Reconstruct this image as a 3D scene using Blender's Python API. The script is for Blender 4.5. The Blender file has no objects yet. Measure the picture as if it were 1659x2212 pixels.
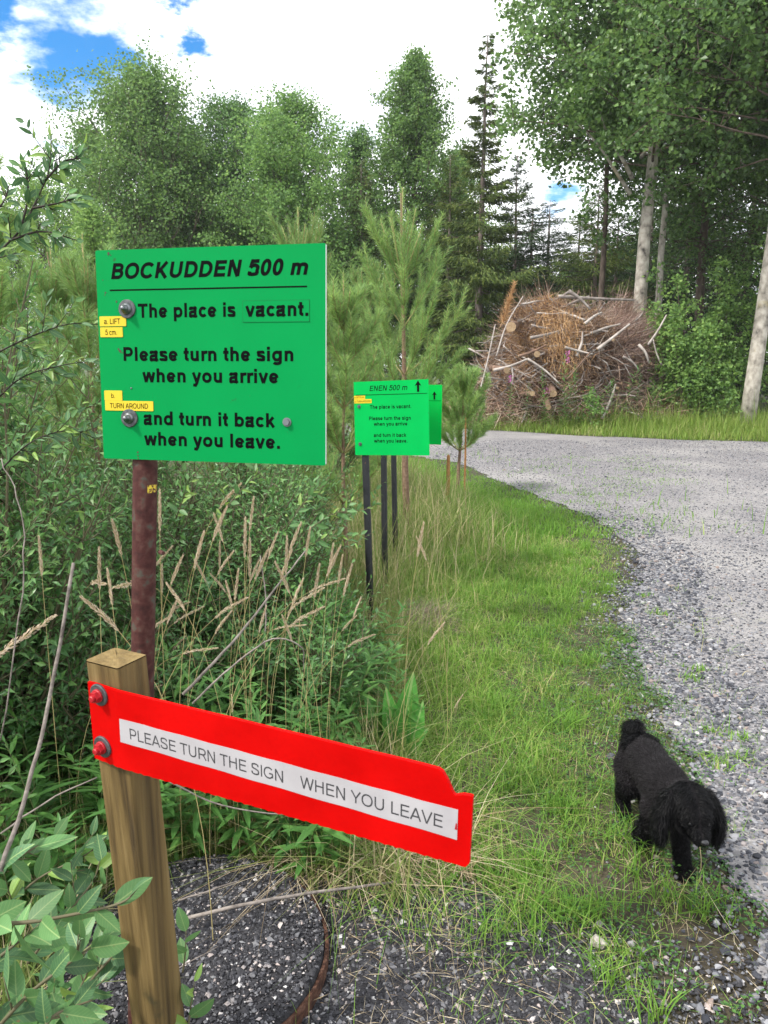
import bpy, bmesh, math, random
import numpy as np
from mathutils import Matrix, Vector, Quaternion

SC = bpy.context.scene
COL = SC.collection
R = math.radians
rng = np.random.default_rng(7)
random.seed(7)

# ------------------------------------------------------------------ camera, sky, sun, exposure
PITCH, EYE, FPX, CU, CV = R(11.0), 1.5, 1662.0, 829.5, 1106.0
cam = bpy.data.cameras.new('camera')
cam.sensor_fit = 'VERTICAL'; cam.sensor_height = 24.0; cam.lens = 24.0 * FPX / 2212.0
cam.clip_start = 0.02; cam.clip_end = 900.0
cam.dof.use_dof = True; cam.dof.focus_distance = 2.6; cam.dof.aperture_fstop = 16.0
camo = bpy.data.objects.new('camera', cam); COL.objects.link(camo)
camo.location = (0, 0, EYE); camo.rotation_euler = (R(90) - PITCH, 0, 0)
SC.camera = camo

SUN_EL, SUN_AZ = 50.0, -118.0          # azimuth clockwise from +Y (north); negative is to the left
_sd = Vector((math.sin(R(SUN_AZ)) * math.cos(R(SUN_EL)), math.cos(R(SUN_AZ)) * math.cos(R(SUN_EL)), math.sin(R(SUN_EL))))
sun = bpy.data.lights.new('sun', 'SUN'); sun.energy = 3.2; sun.angle = R(6); sun.color = (1.0, 0.95, 0.87)
suno = bpy.data.objects.new('sun', sun); COL.objects.link(suno)
suno.rotation_euler = _sd.to_track_quat('Z', 'Y').to_euler()

SC.view_settings.view_transform = 'Standard'
SC.view_settings.look = 'None'
SC.view_settings.gamma = 1.0
SC.view_settings.exposure = 0.85
SC.view_settings.use_curve_mapping = False

def ray(u, v):
    a = (u - CU) / FPX; b = -(v - CV) / FPX
    d = np.array([a, math.cos(PITCH) + b * math.sin(PITCH), -math.sin(PITCH) + b * math.cos(PITCH)])
    return d / d[1]
def at(u, v, Y):
    return np.array([0, 0, EYE]) + ray(u, v) * Y
def gr(u, v, z=0.0):
    d = ray(u, v)
    return np.array([0, 0, EYE]) + d * ((EYE - z) / -d[2])

world = bpy.data.worlds.new('World'); SC.world = world; world.use_nodes = True
def build_world():
    nt = world.node_tree; N = nt.nodes; L = nt.links
    for n in list(N): N.remove(n)
    out = N.new('ShaderNodeOutputWorld'); bg = N.new('ShaderNodeBackground'); bg.inputs[1].default_value = 0.1
    sky = N.new('ShaderNodeTexSky'); sky.sky_type = 'NISHITA'; sky.sun_disc = False
    sky.sun_elevation = R(SUN_EL); sky.sun_rotation = R(SUN_AZ); sky.ozone_density = 3.0; sky.air_density = 1.0; sky.dust_density = 0.3
    tc = N.new('ShaderNodeTexCoord')
    sep = N.new('ShaderNodeSeparateXYZ'); L.new(tc.outputs['Generated'], sep.inputs[0])
    def m(op, a, b=None, c=None, clamp=False):
        n = N.new('ShaderNodeMath'); n.operation = op; n.use_clamp = clamp
        for i, x in enumerate((a, b, c)):
            if x is None: continue
            if isinstance(x, (int, float)): n.inputs[i].default_value = x
            else: L.new(x, n.inputs[i])
        return n.outputs[0]
    zz = m('ADD', m('MAXIMUM', sep.outputs[2], 0.0), 0.22)
    comb = N.new('ShaderNodeCombineXYZ')
    L.new(m('DIVIDE', sep.outputs[0], zz), comb.inputs[0]); L.new(m('DIVIDE', sep.outputs[1], zz), comb.inputs[1])
    def noise(scale, det, off, rough=0.55):
        mp = N.new('ShaderNodeMapping'); mp.inputs[1].default_value = off; L.new(comb.outputs[0], mp.inputs[0])
        n = N.new('ShaderNodeTexNoise'); n.inputs['Scale'].default_value = scale; n.inputs['Detail'].default_value = det
        n.inputs['Roughness'].default_value = rough; L.new(mp.outputs[0], n.inputs[0]); return n.outputs['Fac']
    def smooth(x, a, b):
        n = N.new('ShaderNodeMapRange'); n.interpolation_type = 'SMOOTHSTEP'
        n.inputs[1].default_value = a; n.inputs[2].default_value = b; L.new(x, n.inputs[0]); return n.outputs[0]
    n1 = noise(1.6, 8, (3.1, 7.7, 0)); n2 = noise(5.5, 8, (1.3, 0.4, 0), 0.6); n3 = noise(1.1, 6, (8.3, 2.2, 0))
    n4 = noise(9.0, 6, (4.3, 5.4, 0), 0.6)
    hole = smooth(n1, 0.33, 0.28)
    # gaps of blue between the clouds, ragged by noise
    for (u, v, rad, amp) in ((125, 85, 0.085, 0.05), (225, 105, 0.042, 0.03), (5, 40, .05, .04), (400, 0, 0.035, 0.05), (1195, 425, 0.03, 0.02)):
        d = Vector(ray(u, v)).normalized()
        vm = N.new('ShaderNodeVectorMath'); vm.operation = 'DISTANCE'; vm.inputs[1].default_value = d
        L.new(tc.outputs['Generated'], vm.inputs[0])
        dist = m('ADD', vm.outputs['Value'], m('MULTIPLY', m('SUBTRACT', n2, 0.5), amp * 5.0))
        hole = m('MAXIMUM', hole, smooth(dist, rad * 1.15, rad * 0.25))
    mixc = N.new('ShaderNodeMix'); mixc.data_type = 'RGBA'
    mixc.inputs[6].default_value = (7.0, 7.5, 8.6, 1); mixc.inputs[7].default_value = (12.0, 12.2, 12.5, 1)
    shade = m('ADD', m('MULTIPLY', n3, 0.75), m('MULTIPLY', n4, 0.25))
    L.new(smooth(shade, 0.36, 0.50), mixc.inputs[0])
    hs = N.new('ShaderNodeHueSaturation'); hs.inputs['Saturation'].default_value = 1.42; hs.inputs['Value'].default_value = 1.25
    L.new(sky.outputs[0], hs.inputs['Color'])
    mx = N.new('ShaderNodeMix'); mx.data_type = 'RGBA'
    L.new(hole, mx.inputs[0]); L.new(mixc.outputs[2], mx.inputs[6]); L.new(hs.outputs[0], mx.inputs[7])
    L.new(mx.outputs[2], bg.inputs[0]); L.new(bg.outputs[0], out.inputs[0])
build_world()

# ------------------------------------------------------------------ materials
MATS = {}
def mat(name, ramp=None, rand=True, nscale=0, rough=0.7, transl=0.0, spec=0.3, patch=None, bump=0.0, bscale=40, metal=0.0, coat=0.0, tint=None, nmix=0.3, stretch=None):
    """ramp: list of (pos,(r,g,b)); the factor is random per island and/or noise over the object's own place."""
    if name in MATS: return MATS[name]
    m = bpy.data.materials.new(name); m.use_nodes = True; nt = m.node_tree; N = nt.nodes; L = nt.links
    b = N['Principled BSDF']; o = N['Material Output']
    b.inputs['Roughness'].default_value = rough; b.inputs['Specular IOR Level'].default_value = spec; b.inputs['Metallic'].default_value = metal
    if coat: b.inputs['Coat Weight'].default_value = coat
    tc = N.new('ShaderNodeTexCoord')
    def nz(sc, det=5, st=None):
        n = N.new('ShaderNodeTexNoise'); n.inputs['Scale'].default_value = sc; n.inputs['Detail'].default_value = det
        if st:
            mp = N.new('ShaderNodeMapping'); mp.inputs[3].default_value = st; L.new(tc.outputs['Object'], mp.inputs[0]); L.new(mp.outputs[0], n.inputs[0])
        else: L.new(tc.outputs['Object'], n.inputs[0])
        return n.outputs['Fac']
    col = None
    if ramp:
        cr = N.new('ShaderNodeValToRGB'); el = cr.color_ramp.elements
        while len(el) > 1: el.remove(el[-1])
        el[0].position = ramp[0][0]; el[0].color = (*ramp[0][1], 1)
        for p_, c_ in ramp[1:]:
            e = el.new(p_); e.color = (*c_, 1)
        g = N.new('ShaderNodeNewGeometry')
        if rand and nscale:
            mx = N.new('ShaderNodeMix'); mx.inputs[0].default_value = nmix
            L.new(g.outputs['Random Per Island'], mx.inputs[2])
            st_ = N.new('ShaderNodeMapRange'); st_.inputs[1].default_value = .3; st_.inputs[2].default_value = .7
            L.new(nz(nscale), st_.inputs[0]); L.new(st_.outputs[0], mx.inputs[3]); L.new(mx.outputs[0], cr.inputs[0])
        elif rand: L.new(g.outputs['Random Per Island'], cr.inputs[0])
        else: L.new(nz(nscale or 8, 7, stretch), cr.inputs[0])
        col = cr.outputs[0]
    if patch:   # (scale, lo, hi, colour): a second colour in patches of noise
        sc_, lo, hi, c_ = patch
        mr = N.new('ShaderNodeMapRange'); mr.inputs[1].default_value = lo; mr.inputs[2].default_value = hi; L.new(nz(sc_, 6), mr.inputs[0])
        mx = N.new('ShaderNodeMix'); mx.data_type = 'RGBA'; L.new(mr.outputs[0], mx.inputs[0]); L.new(col, mx.inputs[6]); mx.inputs[7].default_value = (*c_, 1)
        col = mx.outputs[2]
    L.new(col, b.inputs['Base Color'])
    if bump:
        bp = N.new('ShaderNodeBump'); bp.inputs['Strength'].default_value = bump; bp.inputs['Distance'].default_value = 0.01
        L.new(nz(bscale, 6, stretch), bp.inputs['Height']); L.new(bp.outputs[0], b.inputs['Normal'])
    if transl:
        t = N.new('ShaderNodeBsdfTranslucent'); ms = N.new('ShaderNodeMixShader'); ms.inputs[0].default_value = transl
        h = N.new('ShaderNodeHueSaturation'); h.inputs['Value'].default_value = 1.5; h.inputs['Hue'].default_value = 0.487; L.new(col, h.inputs['Color'])
        L.new(h.outputs[0], t.inputs[0]); L.new(b.outputs[0], ms.inputs[1]); L.new(t.outputs[0], ms.inputs[2]); L.new(ms.outputs[0], o.inputs[0])
    MATS[name] = m; return m
def flat(name, c, **k): return mat(name, [(0, tuple(x * .93 for x in c)), (1, c)], rand=False, nscale=k.pop('nscale', 12), **k)

# ------------------------------------------------------------------ mesh helpers
def mk(name, V, tris=None, quads=None, m=None, smooth=False, mats=None, midx=None):
    V = np.asarray(V, np.float32).reshape(-1, 3)
    T = np.zeros((0, 3), np.int32) if tris is None or len(tris) == 0 else np.asarray(tris, np.int32)
    Q = np.zeros((0, 4), np.int32) if quads is None or len(quads) == 0 else np.asarray(quads, np.int32)
    me = bpy.data.meshes.new(name)
    me.vertices.add(len(V)); me.vertices.foreach_set('co', V.ravel())
    nl = T.size + Q.size
    me.loops.add(nl); me.loops.foreach_set('vertex_index', np.concatenate([T.ravel(), Q.ravel()]))
    me.polygons.add(len(T) + len(Q))
    ls = np.concatenate([np.arange(len(T)) * 3, T.size + np.arange(len(Q)) * 4]).astype(np.int32)
    me.polygons.foreach_set('loop_start', ls)
    me.polygons.foreach_set('use_smooth', np.full(len(ls), bool(smooth)))
    for x in (mats or ([m] if m else [])): me.materials.append(x)
    if midx is not None: me.polygons.foreach_set('material_index', np.asarray(midx, np.int32))
    me.update(calc_edges=True); me.validate()
    return me
class Geo:
    """collects vertices and faces for one mesh"""
    def __init__(s): s.V = []; s.T = []; s.Q = []; s.n = 0; s.tm = []; s.qm = []
    def add(s, V, T=None, Q=None, mi=0):
        V = np.asarray(V, float).reshape(-1, 3)
        if T is not None and len(T): s.T.append(np.asarray(T) + s.n); s.tm.append(np.full(len(T), mi))
        if Q is not None and len(Q): s.Q.append(np.asarray(Q) + s.n); s.qm.append(np.full(len(Q), mi))
        s.V.append(V); s.n += len(V)
    def mesh(s, name, m=None, smooth=False, mats=None, off=(0, 0, 0)):
        V = np.concatenate(s.V) - np.asarray(off, float)
        T = np.concatenate(s.T) if s.T else None; Q = np.concatenate(s.Q) if s.Q else None
        mi = np.concatenate(s.tm + s.qm) if mats else None
        return mk(name, V, T, Q, m, smooth, mats, mi)
def nrm(v): v = np.asarray(v, float); return v / (np.linalg.norm(v, axis=-1, keepdims=True) + 1e-9)

def ob(name, me, parent=None, label=None, cat=None, group=None, kind=None, loc=None):
    o = bpy.data.objects.new(name, me); COL.objects.link(o)
    if loc is not None: o.location = [float(x) for x in loc]
    if parent: o.parent = parent
    if label: o['label'] = label
    if cat: o['category'] = cat
    if group: o['group'] = group
    if kind: o['kind'] = kind
    return o
def thing(name, label, cat, loc=(0, 0, 0), group=None, rz=0):
    o = ob(name, None, None, label, cat, group, None, loc); o.rotation_euler[2] = rz
    o.empty_display_size = 0.1
    return o
def copy_tree(o, parent=None):
    c = o.copy(); COL.objects.link(c)
    if parent: c.parent = parent
    for ch in list(o.children): copy_tree(ch, c)
    return c
def wo(o):   # world origin of an unrotated chain of empties
    p = np.zeros(3)
    while o: p += np.array(o.location); o = o.parent
    return p
def part(name, geo, m, root, smooth=False, mats=None, kind=None, label=None):
    return ob(name, geo.mesh(name, m, smooth, mats, off=wo(root)), root, label=label, kind=kind)

def tube(pts, rad, n=6, cap=True):
    pts = np.asarray(pts, float); k = len(pts); rad = np.broadcast_to(np.asarray(rad, float), (k,))
    t = nrm(np.gradient(pts, axis=0)); a = np.array([0.31, 0.17, 0.93]) if abs(t[0][2]) < .9 else np.array([1.0, 0.1, 0])
    u = nrm(np.cross(t, a)); w = np.cross(t, u)
    th = np.arange(n) * 2 * np.pi / n
    V = pts[:, None] + rad[:, None, None] * (np.cos(th)[None, :, None] * u[:, None] + np.sin(th)[None, :, None] * w[:, None])
    V = V.reshape(-1, 3); Q = []
    i = np.arange(k - 1)[:, None] * n; j = np.arange(n)[None]; j2 = (j + 1) % n
    Q = np.stack([i + j, i + j2, i + n + j2, i + n + j], -1).reshape(-1, 4)
    T = []
    if cap:
        V = np.concatenate([V, pts[:1], pts[-1:]]); c0, c1 = k * n, k * n + 1
        for q in range(n):
            T.append((c0, (q + 1) % n, q)); T.append((c1, (k - 1) * n + q, (k - 1) * n + (q + 1) % n))
    return V, (np.array(T) if T else None), Q
def box(c, X, Y, Z):
    """box from corner c and three edge vectors"""
    c, X, Y, Z = [np.asarray(q, float) for q in (c, X, Y, Z)]
    V = [c, c + X, c + X + Y, c + Y, c + Z, c + X + Z, c + X + Y + Z, c + Y + Z]
    return V, None, [(0, 3, 2, 1), (4, 5, 6, 7), (0, 1, 5, 4), (1, 2, 6, 5), (2, 3, 7, 6), (3, 0, 4, 7)]
def prism(pts2, f, y0, y1):
    """outline pts2 (x,z) in frame f extruded from y0 (near) to y1; f(x,z,y) gives world points; the outline is star-shaped about its mean"""
    n = len(pts2); A = [f(x, z, y0) for x, z in pts2]; B = [f(x, z, y1) for x, z in pts2]
    return A, B, n

def leaves(pos, ax, nm, ln, wd, fold=0.25, droop=0.15, detail=1):
    """leaf blades: pos base, ax direction, nm normal. detail 0: 2 triangles, 1: 4 triangles, 2: 8 triangles"""
    n = len(pos); ax = nrm(ax); s = nrm(np.cross(ax, nm)); up = np.cross(s, ax)
    ln = np.broadcast_to(ln, (n,))[:, None]; wd = np.broadcast_to(wd, (n,))[:, None]
    if detail == 0:
        V = np.stack([pos, pos + ax * ln * .5 + s * wd * .5 + up * wd * fold, pos + ax * ln - up * ln * droop, pos + ax * ln * .5 - s * wd * .5 + up * wd * fold], 1)
        F = np.array([(0, 1, 2), (0, 2, 3)])
    elif detail == 1:
        V = np.stack([pos, pos + ax * ln * .45 + s * wd * .5 + up * wd * fold, pos + ax * ln - up * ln * droop, pos + ax * ln * .45 - s * wd * .5 + up * wd * fold, pos + ax * ln * .5], 1)
        F = np.array([(0, 1, 4), (1, 2, 4), (4, 2, 3), (0, 4, 3)])
    else:
        P_ = [pos]
        for t, w in ((.25, .36), (.55, .5), (.82, .3)):
            for sg in (1, 0, -1):
                P_.append(pos + ax * ln * t + s * wd * w * sg + up * (wd * fold * abs(sg) * w * 2 - ln * droop * t * t))
        P_.append(pos + ax * ln - up * ln * droop)
        V = np.stack(P_, 1)
        F = np.array([(0, 1, 2), (0, 2, 3), (1, 4, 2), (2, 4, 5), (2, 5, 3), (3, 5, 6), (4, 7, 5), (5, 7, 8), (5, 8, 6), (6, 8, 9), (7, 10, 8), (8, 10, 9)])
    k = V.shape[1]
    T = (F[None] + (np.arange(n) * k)[:, None, None]).reshape(-1, 3)
    return V.reshape(-1, 3), T
def rdir(n, up=0.0):
    v = nrm(rng.normal(size=(n, 3))); v[:, 2] += up; return nrm(v)

# ------------------------------------------------------------------ noise on the ground plane
_ph = rng.uniform(0, 6.28, (14, 2)); _fr = rng.normal(size=(14, 2))
def fnoise(x, y, s=1.0):
    r = np.zeros_like(np.asarray(x, float))
    for i in range(14):
        k = 1 + i * .35
        r = r + np.sin(x * _fr[i, 0] * k * s + y * _fr[i, 1] * k * s + _ph[i, 0]) / (1 + i * .35)
    return r / 3.2

# ------------------------------------------------------------------ ground and gravel road
EDGE_UV = [(1800, 2450), (1700, 2212), (1650, 2080), (1612, 1975), (1592, 1880), (1540, 1760), (1500, 1640), (1455, 1575), (1405, 1500), (1365, 1410), (1335, 1340),
           (1368, 1260), (1388, 1205), (1330, 1145), (1235, 1098), (1135, 1060), (1055, 1030), (985, 1000), (900, 985), (700, 965), (300, 950)]
NEAR = np.array([gr(u, v)[:2] for u, v in EDGE_UV])
FAR = np.array([gr(u, v)[:2] for u, v in [(2600, 985), (2100, 972), (1659, 956), (1450, 950), (1250, 942), (1050, 930), (900, 921), (600, 908), (200, 900)]])
def densify(P_, k=14):
    o = []
    for a, b in zip(P_[:-1], P_[1:]):
        for t in np.arange(k) / k: o.append(a + (b - a) * t)
    o.append(P_[-1]); return np.array(o)
near_d = densify(NEAR); far_d = densify(FAR)
near_d = near_d + np.stack([fnoise(near_d[:, 0] * 4, near_d[:, 1] * 4, 2.2) * .09, fnoise(near_d[:, 1] * 4, near_d[:, 0] * 4, 2.4) * .09], 1)
far_d = far_d + np.stack([np.zeros(len(far_d)), fnoise(far_d[:, 0], far_d[:, 1], 2.0) * .18], 1)
ROAD = np.concatenate([near_d, far_d[::-1], [[14.0, 2.0], [6.0, 0.6]]])
def inside(x, y, poly):
    c = np.zeros(len(x), bool); j = len(poly) - 1
    for i in range(len(poly)):
        xi, yi = poly[i]; xj, yj = poly[j]
        m_ = ((yi > y) != (yj > y)); 
        with np.errstate(all='ignore'): c ^= m_ & (x < (xj - xi) * (y - yi) / (yj - yi + 1e-12) + xi)
        j = i
    return c
def distline(x, y, L_):
    d = np.full(len(x), 1e9)
    for a, b in zip(L_[:-1], L_[1:]):
        ab = b - a; t = np.clip(((x - a[0]) * ab[0] + (y - a[1]) * ab[1]) / (ab @ ab + 1e-9), 0, 1)
        d = np.minimum(d, np.hypot(x - a[0] - t * ab[0], y - a[1] - t * ab[1]))
    return d
M_SOIL = mat('soil', [(0.25, (.022, .019, .014)), (.5, (.05, .042, .028)), (.75, (.09, .075, .05))], rand=False, nscale=9, rough=.95, bump=.6, bscale=60,
             patch=(.9, .45, .6, (.05, .075, .02)))
M_ROAD = mat('road_gravel', [(0.3, (.065, .062, .067)), (.45, (.13, .126, .132)), (.55, (.19, .182, .187)), (.7, (.34, .32, .325))], rand=False, nscale=55, rough=.9, bump=.9, bscale=90,
             patch=(.55, .48, .66, (.25, .24, .235)))
g = Geo()
xs = np.concatenate([-np.geomspace(160, 6, 16), np.linspace(-5, 6, 56), np.geomspace(6.4, 160, 16)])
ys = np.concatenate([np.linspace(-12, 8, 90), np.geomspace(8.4, 320, 30)])
X, Y = np.meshgrid(xs, ys); Z = fnoise(X, Y, 1.5) * .004 - .003
Z = np.where((X < -.6) & (Y > 1.8), Z - .0, Z)
nx = len(xs); i = (np.arange(len(ys) - 1)[:, None] * nx + np.arange(nx - 1)[None]).reshape(-1)
g.add(np.stack([X, Y, Z], -1).reshape(-1, 3), None, np.stack([i, i + 1, i + 1 + nx, i + nx], -1))
ob('ground', g.mesh('ground', M_SOIL, True), kind='structure')
bm = bmesh.new()
vs = [bm.verts.new((p[0], p[1], 0.006)) for p in ROAD]
try: bm.faces.new(vs)
except Exception: pass
bmesh.ops.triangulate(bm, faces=bm.faces[:]); me = bpy.data.meshes.new('gravel_road'); bm.to_mesh(me); bm.free(); me.materials.append(M_ROAD)
ob('gravel_road', me, kind='structure')

# ------------------------------------------------------------------ stones of the road, loose gravel
def rocks(pos, size, detail=0, flatz=.65):
    n = len(pos)
    if detail == -1:
        B = np.array([(1, 0, 0), (-.5, .87, 0), (-.6, -.8, 0), (.1, .05, 1), (-.3, .3, .9)], float)
        F = np.array([(0, 1, 3), (1, 2, 4), (2, 0, 3), (1, 4, 3), (4, 2, 3)])
    elif detail == 0:
        B = np.array([(1, 0, 0), (-1, 0, 0), (0, 1, 0), (0, -1, 0), (0, 0, 1), (0, 0, -1)], float)
        F = np.array([(0, 2, 4), (2, 1, 4), (1, 3, 4), (3, 0, 4), (2, 0, 5), (1, 2, 5), (3, 1, 5), (0, 3, 5)])
    else:
        p = (1 + 5 ** .5) / 2
        B = nrm(np.array([(-1, p, 0), (1, p, 0), (-1, -p, 0), (1, -p, 0), (0, -1, p), (0, 1, p), (0, -1, -p), (0, 1, -p), (p, 0, -1), (p, 0, 1), (-p, 0, -1), (-p, 0, 1)], float))
        F = np.array([(0, 11, 5), (0, 5, 1), (0, 1, 7), (0, 7, 10), (0, 10, 11), (1, 5, 9), (5, 11, 4), (11, 10, 2), (10, 7, 6), (7, 1, 8), (3, 9, 4), (3, 4, 2), (3, 2, 6), (3, 6, 8), (3, 8, 9), (4, 9, 5), (2, 4, 11), (6, 2, 10), (8, 6, 7), (9, 8, 1)])
    V = B[None] * rng.uniform(.6, 1.25, (n, len(B), 1)) * size[:, None, None] * np.stack([rng.uniform(.8, 1.35, n), rng.uniform(.65, 1.05, n), np.full(n, flatz)], 1)[:, None]
    # random tilt
    a = rng.uniform(0, 6.28, n); c, s = np.cos(a), np.sin(a); b = rng.normal(0, .35, n); cb, sb = np.cos(b), np.sin(b)
    x, y, z = V[..., 0].copy(), V[..., 1].copy(), V[..., 2].copy()
    y, z = y * cb[:, None] - z * sb[:, None], y * sb[:, None] + z * cb[:, None]
    x, y = x * c[:, None] - y * s[:, None], x * s[:, None] + y * c[:, None]
    V = np.stack([x, y, z], -1) + pos[:, None]
    T = (F[None] + (np.arange(n) * len(B))[:, None, None]).reshape(-1, 3)
    return V.reshape(-1, 3), T
M_STONE = mat('gravel_stone', [(0, (.022, .024, .031)), (.25, (.052, .055, .067)), (.5, (.095, .098, .113)), (.7, (.15, .153, .17)), (.88, (.235, .237, .255)), (.92, (.22, .165, .14)), (.95, (.16, .16, .17)), (1, (.42, .41, .41))], rough=.8, bump=.3, bscale=150)
def view_uv(x, y, z=0.0):
    dz = z - EYE; dep = y * math.cos(PITCH) - dz * math.sin(PITCH); up = y * math.sin(PITCH) + dz * math.cos(PITCH)
    return CU + FPX * x / dep, CV - FPX * up / dep
def scatter(n, x0, x1, y0, y1):
    return rng.uniform(x0, x1, n), rng.uniform(y0, y1, n)
x, y = scatter(270000, .3, 4.6, 1.35, 8.2)
u, v = view_uv(x, y); dn = distline(x, y, near_d); ins = inside(x, y, ROAD)
# near the verge loose clean stones, on the carriageway finer and sparser; a few strays in the grass
pr = np.where(ins, np.where(dn < .55, 1.0, .75), np.exp(-dn / .09) * .8) * np.clip((8.4 - y) / 3.2, 0, 1)
k = (u < 1780) & (rng.random(len(x)) < pr * np.clip(1.25 - (y - 2) * .16, .35, 1))
x, y, dn = x[k], y[k], dn[k]
sz = rng.lognormal(math.log(.0046), .38, len(x)) * np.where(dn < .40, 1.25, .90) * (1 + (y - 1.5) * .05)
sz = np.clip(sz, .0025, .019)
big = sz > .0075
for nm_, s_, d_ in (('gravel', ~big, 0), ('coarse_gravel', big, 1)):
    g = Geo(); V, T = rocks(np.stack([x[s_], y[s_], sz[s_] * .3 + .004], 1), sz[s_], d_); g.add(V, T)
    ob(nm_, g.mesh(nm_, M_STONE), kind='stuff')
# far carriageway: coarser sampling of stones
x, y = scatter(120000, .5, 9, 4.6, 15)
u, v = view_uv(x, y); k = (inside(x, y, ROAD) | (rng.random(len(x)) < np.exp(-distline(x, y, near_d) / .14) * .8)) & (u < 1720) & (rng.random(len(x)) < 5.0 / y * np.clip((y - 4.6) * .35, .1, 1))
x, y = x[k], y[k]; sz = rng.lognormal(math.log(.0065), .35, len(x)) * (1 + (y - 5.6) * .06)
g = Geo(); V, T = rocks(np.stack([x, y, sz * .1 + .005], 1), sz, -1, .6); g.add(V, T)
ob('road_stones', g.mesh('road_stones', M_STONE), kind='stuff')

# ------------------------------------------------------------------ dark crushed asphalt round the well ring
WELL = gr(415, 2085)
M_DARK = mat('asphalt_crumb', [(0, (.018, .018, .022)), (.55, (.035, .035, .04)), (.78, (.07, .07, .08)), (.92, (.17, .17, .18)), (.97, (.36, .30, .28)), (1, (.5, .5, .5))], rough=.75, bump=.4, bscale=160)
M_ASPH = mat('asphalt_fill', [(.3, (.012, .012, .014)), (.6, (.035, .034, .038)), (.8, (.07, .07, .075))], rand=False, nscale=60, rough=.85, bump=1.0, bscale=120)
ap = []
for t in np.linspace(0, 2 * math.pi, 90)[:-1]:
    r_ = 1 + .10 * math.sin(3 * t) + .06 * math.sin(7 * t + 1); ap.append((-.05 + .66 * r_ * math.cos(t), 1.42 + .66 * r_ * math.sin(t) - .12 * max(0, math.cos(t)), .004))
ob('asphalt_scrap_ground', mk('asphalt_scrap_ground', [(-.05, 1.42, .004)] + ap, [(0, 1 + q, 1 + (q + 1) % len(ap)) for q in range(len(ap))], None, M_ASPH), kind='structure')
x, y = scatter(70000, -.75, 1.3, 1.2, 2.15)
dw = np.hypot(x - WELL[0], y - WELL[1])
pr = np.clip(1.15 - (y - 1.25) * .3 - np.maximum(x - .10, 0) * 1.0 - np.clip(y - (2.02 - .35 * np.maximum(x, 0)), 0, 9) * 8, 0, 1)
k = (rng.random(len(x)) < pr * .95) & (dw > .335)
sz = np.clip(rng.lognormal(math.log(.0040), .45, k.sum()), .0020, .012)
g = Geo(); V, T = rocks(np.stack([x[k], y[k], sz * .25 + .004], 1), sz, 0); g.add(V, T)
ob('crushed_asphalt', g.mesh('crushed_asphalt', M_DARK), kind='stuff')

# ------------------------------------------------------------------ stroke lettering in the manner of a plain grotesque
def arc(cx, cy, rx, ry, a0, a1, n=None):
    n = n or max(4, int(abs(a1 - a0) / 11)); t = np.radians(np.linspace(a0, a1, n))
    return [(cx + rx * math.copysign(abs(math.cos(q)) ** .92, math.cos(q)), cy + ry * math.copysign(abs(math.sin(q)) ** .92, math.sin(q))) for q in t]
def cat(P_, k=6):
    P_ = [np.array(p, float) for p in P_]; Q = [2 * P_[0] - P_[1]] + P_ + [2 * P_[-1] - P_[-2]]; o = []
    for i in range(1, len(Q) - 2):
        a, b, c, d = Q[i - 1:i + 3]
        for j in range(k):
            t = j / k; o.append(tuple(.5 * (2 * b + (c - a) * t + (2 * a - 5 * b + 4 * c - d) * t * t + (3 * b - a - 3 * c + d) * t ** 3)))
    return o + [tuple(P_[-1])]
def bowl(x0, x1, yb, yt, xs): return [(x0, yt), (xs, yt)] + arc(xs, (yb + yt) / 2, x1 - xs, (yt - yb) / 2, 80, -80) + [(xs, yb), (x0, yb)]
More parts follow.
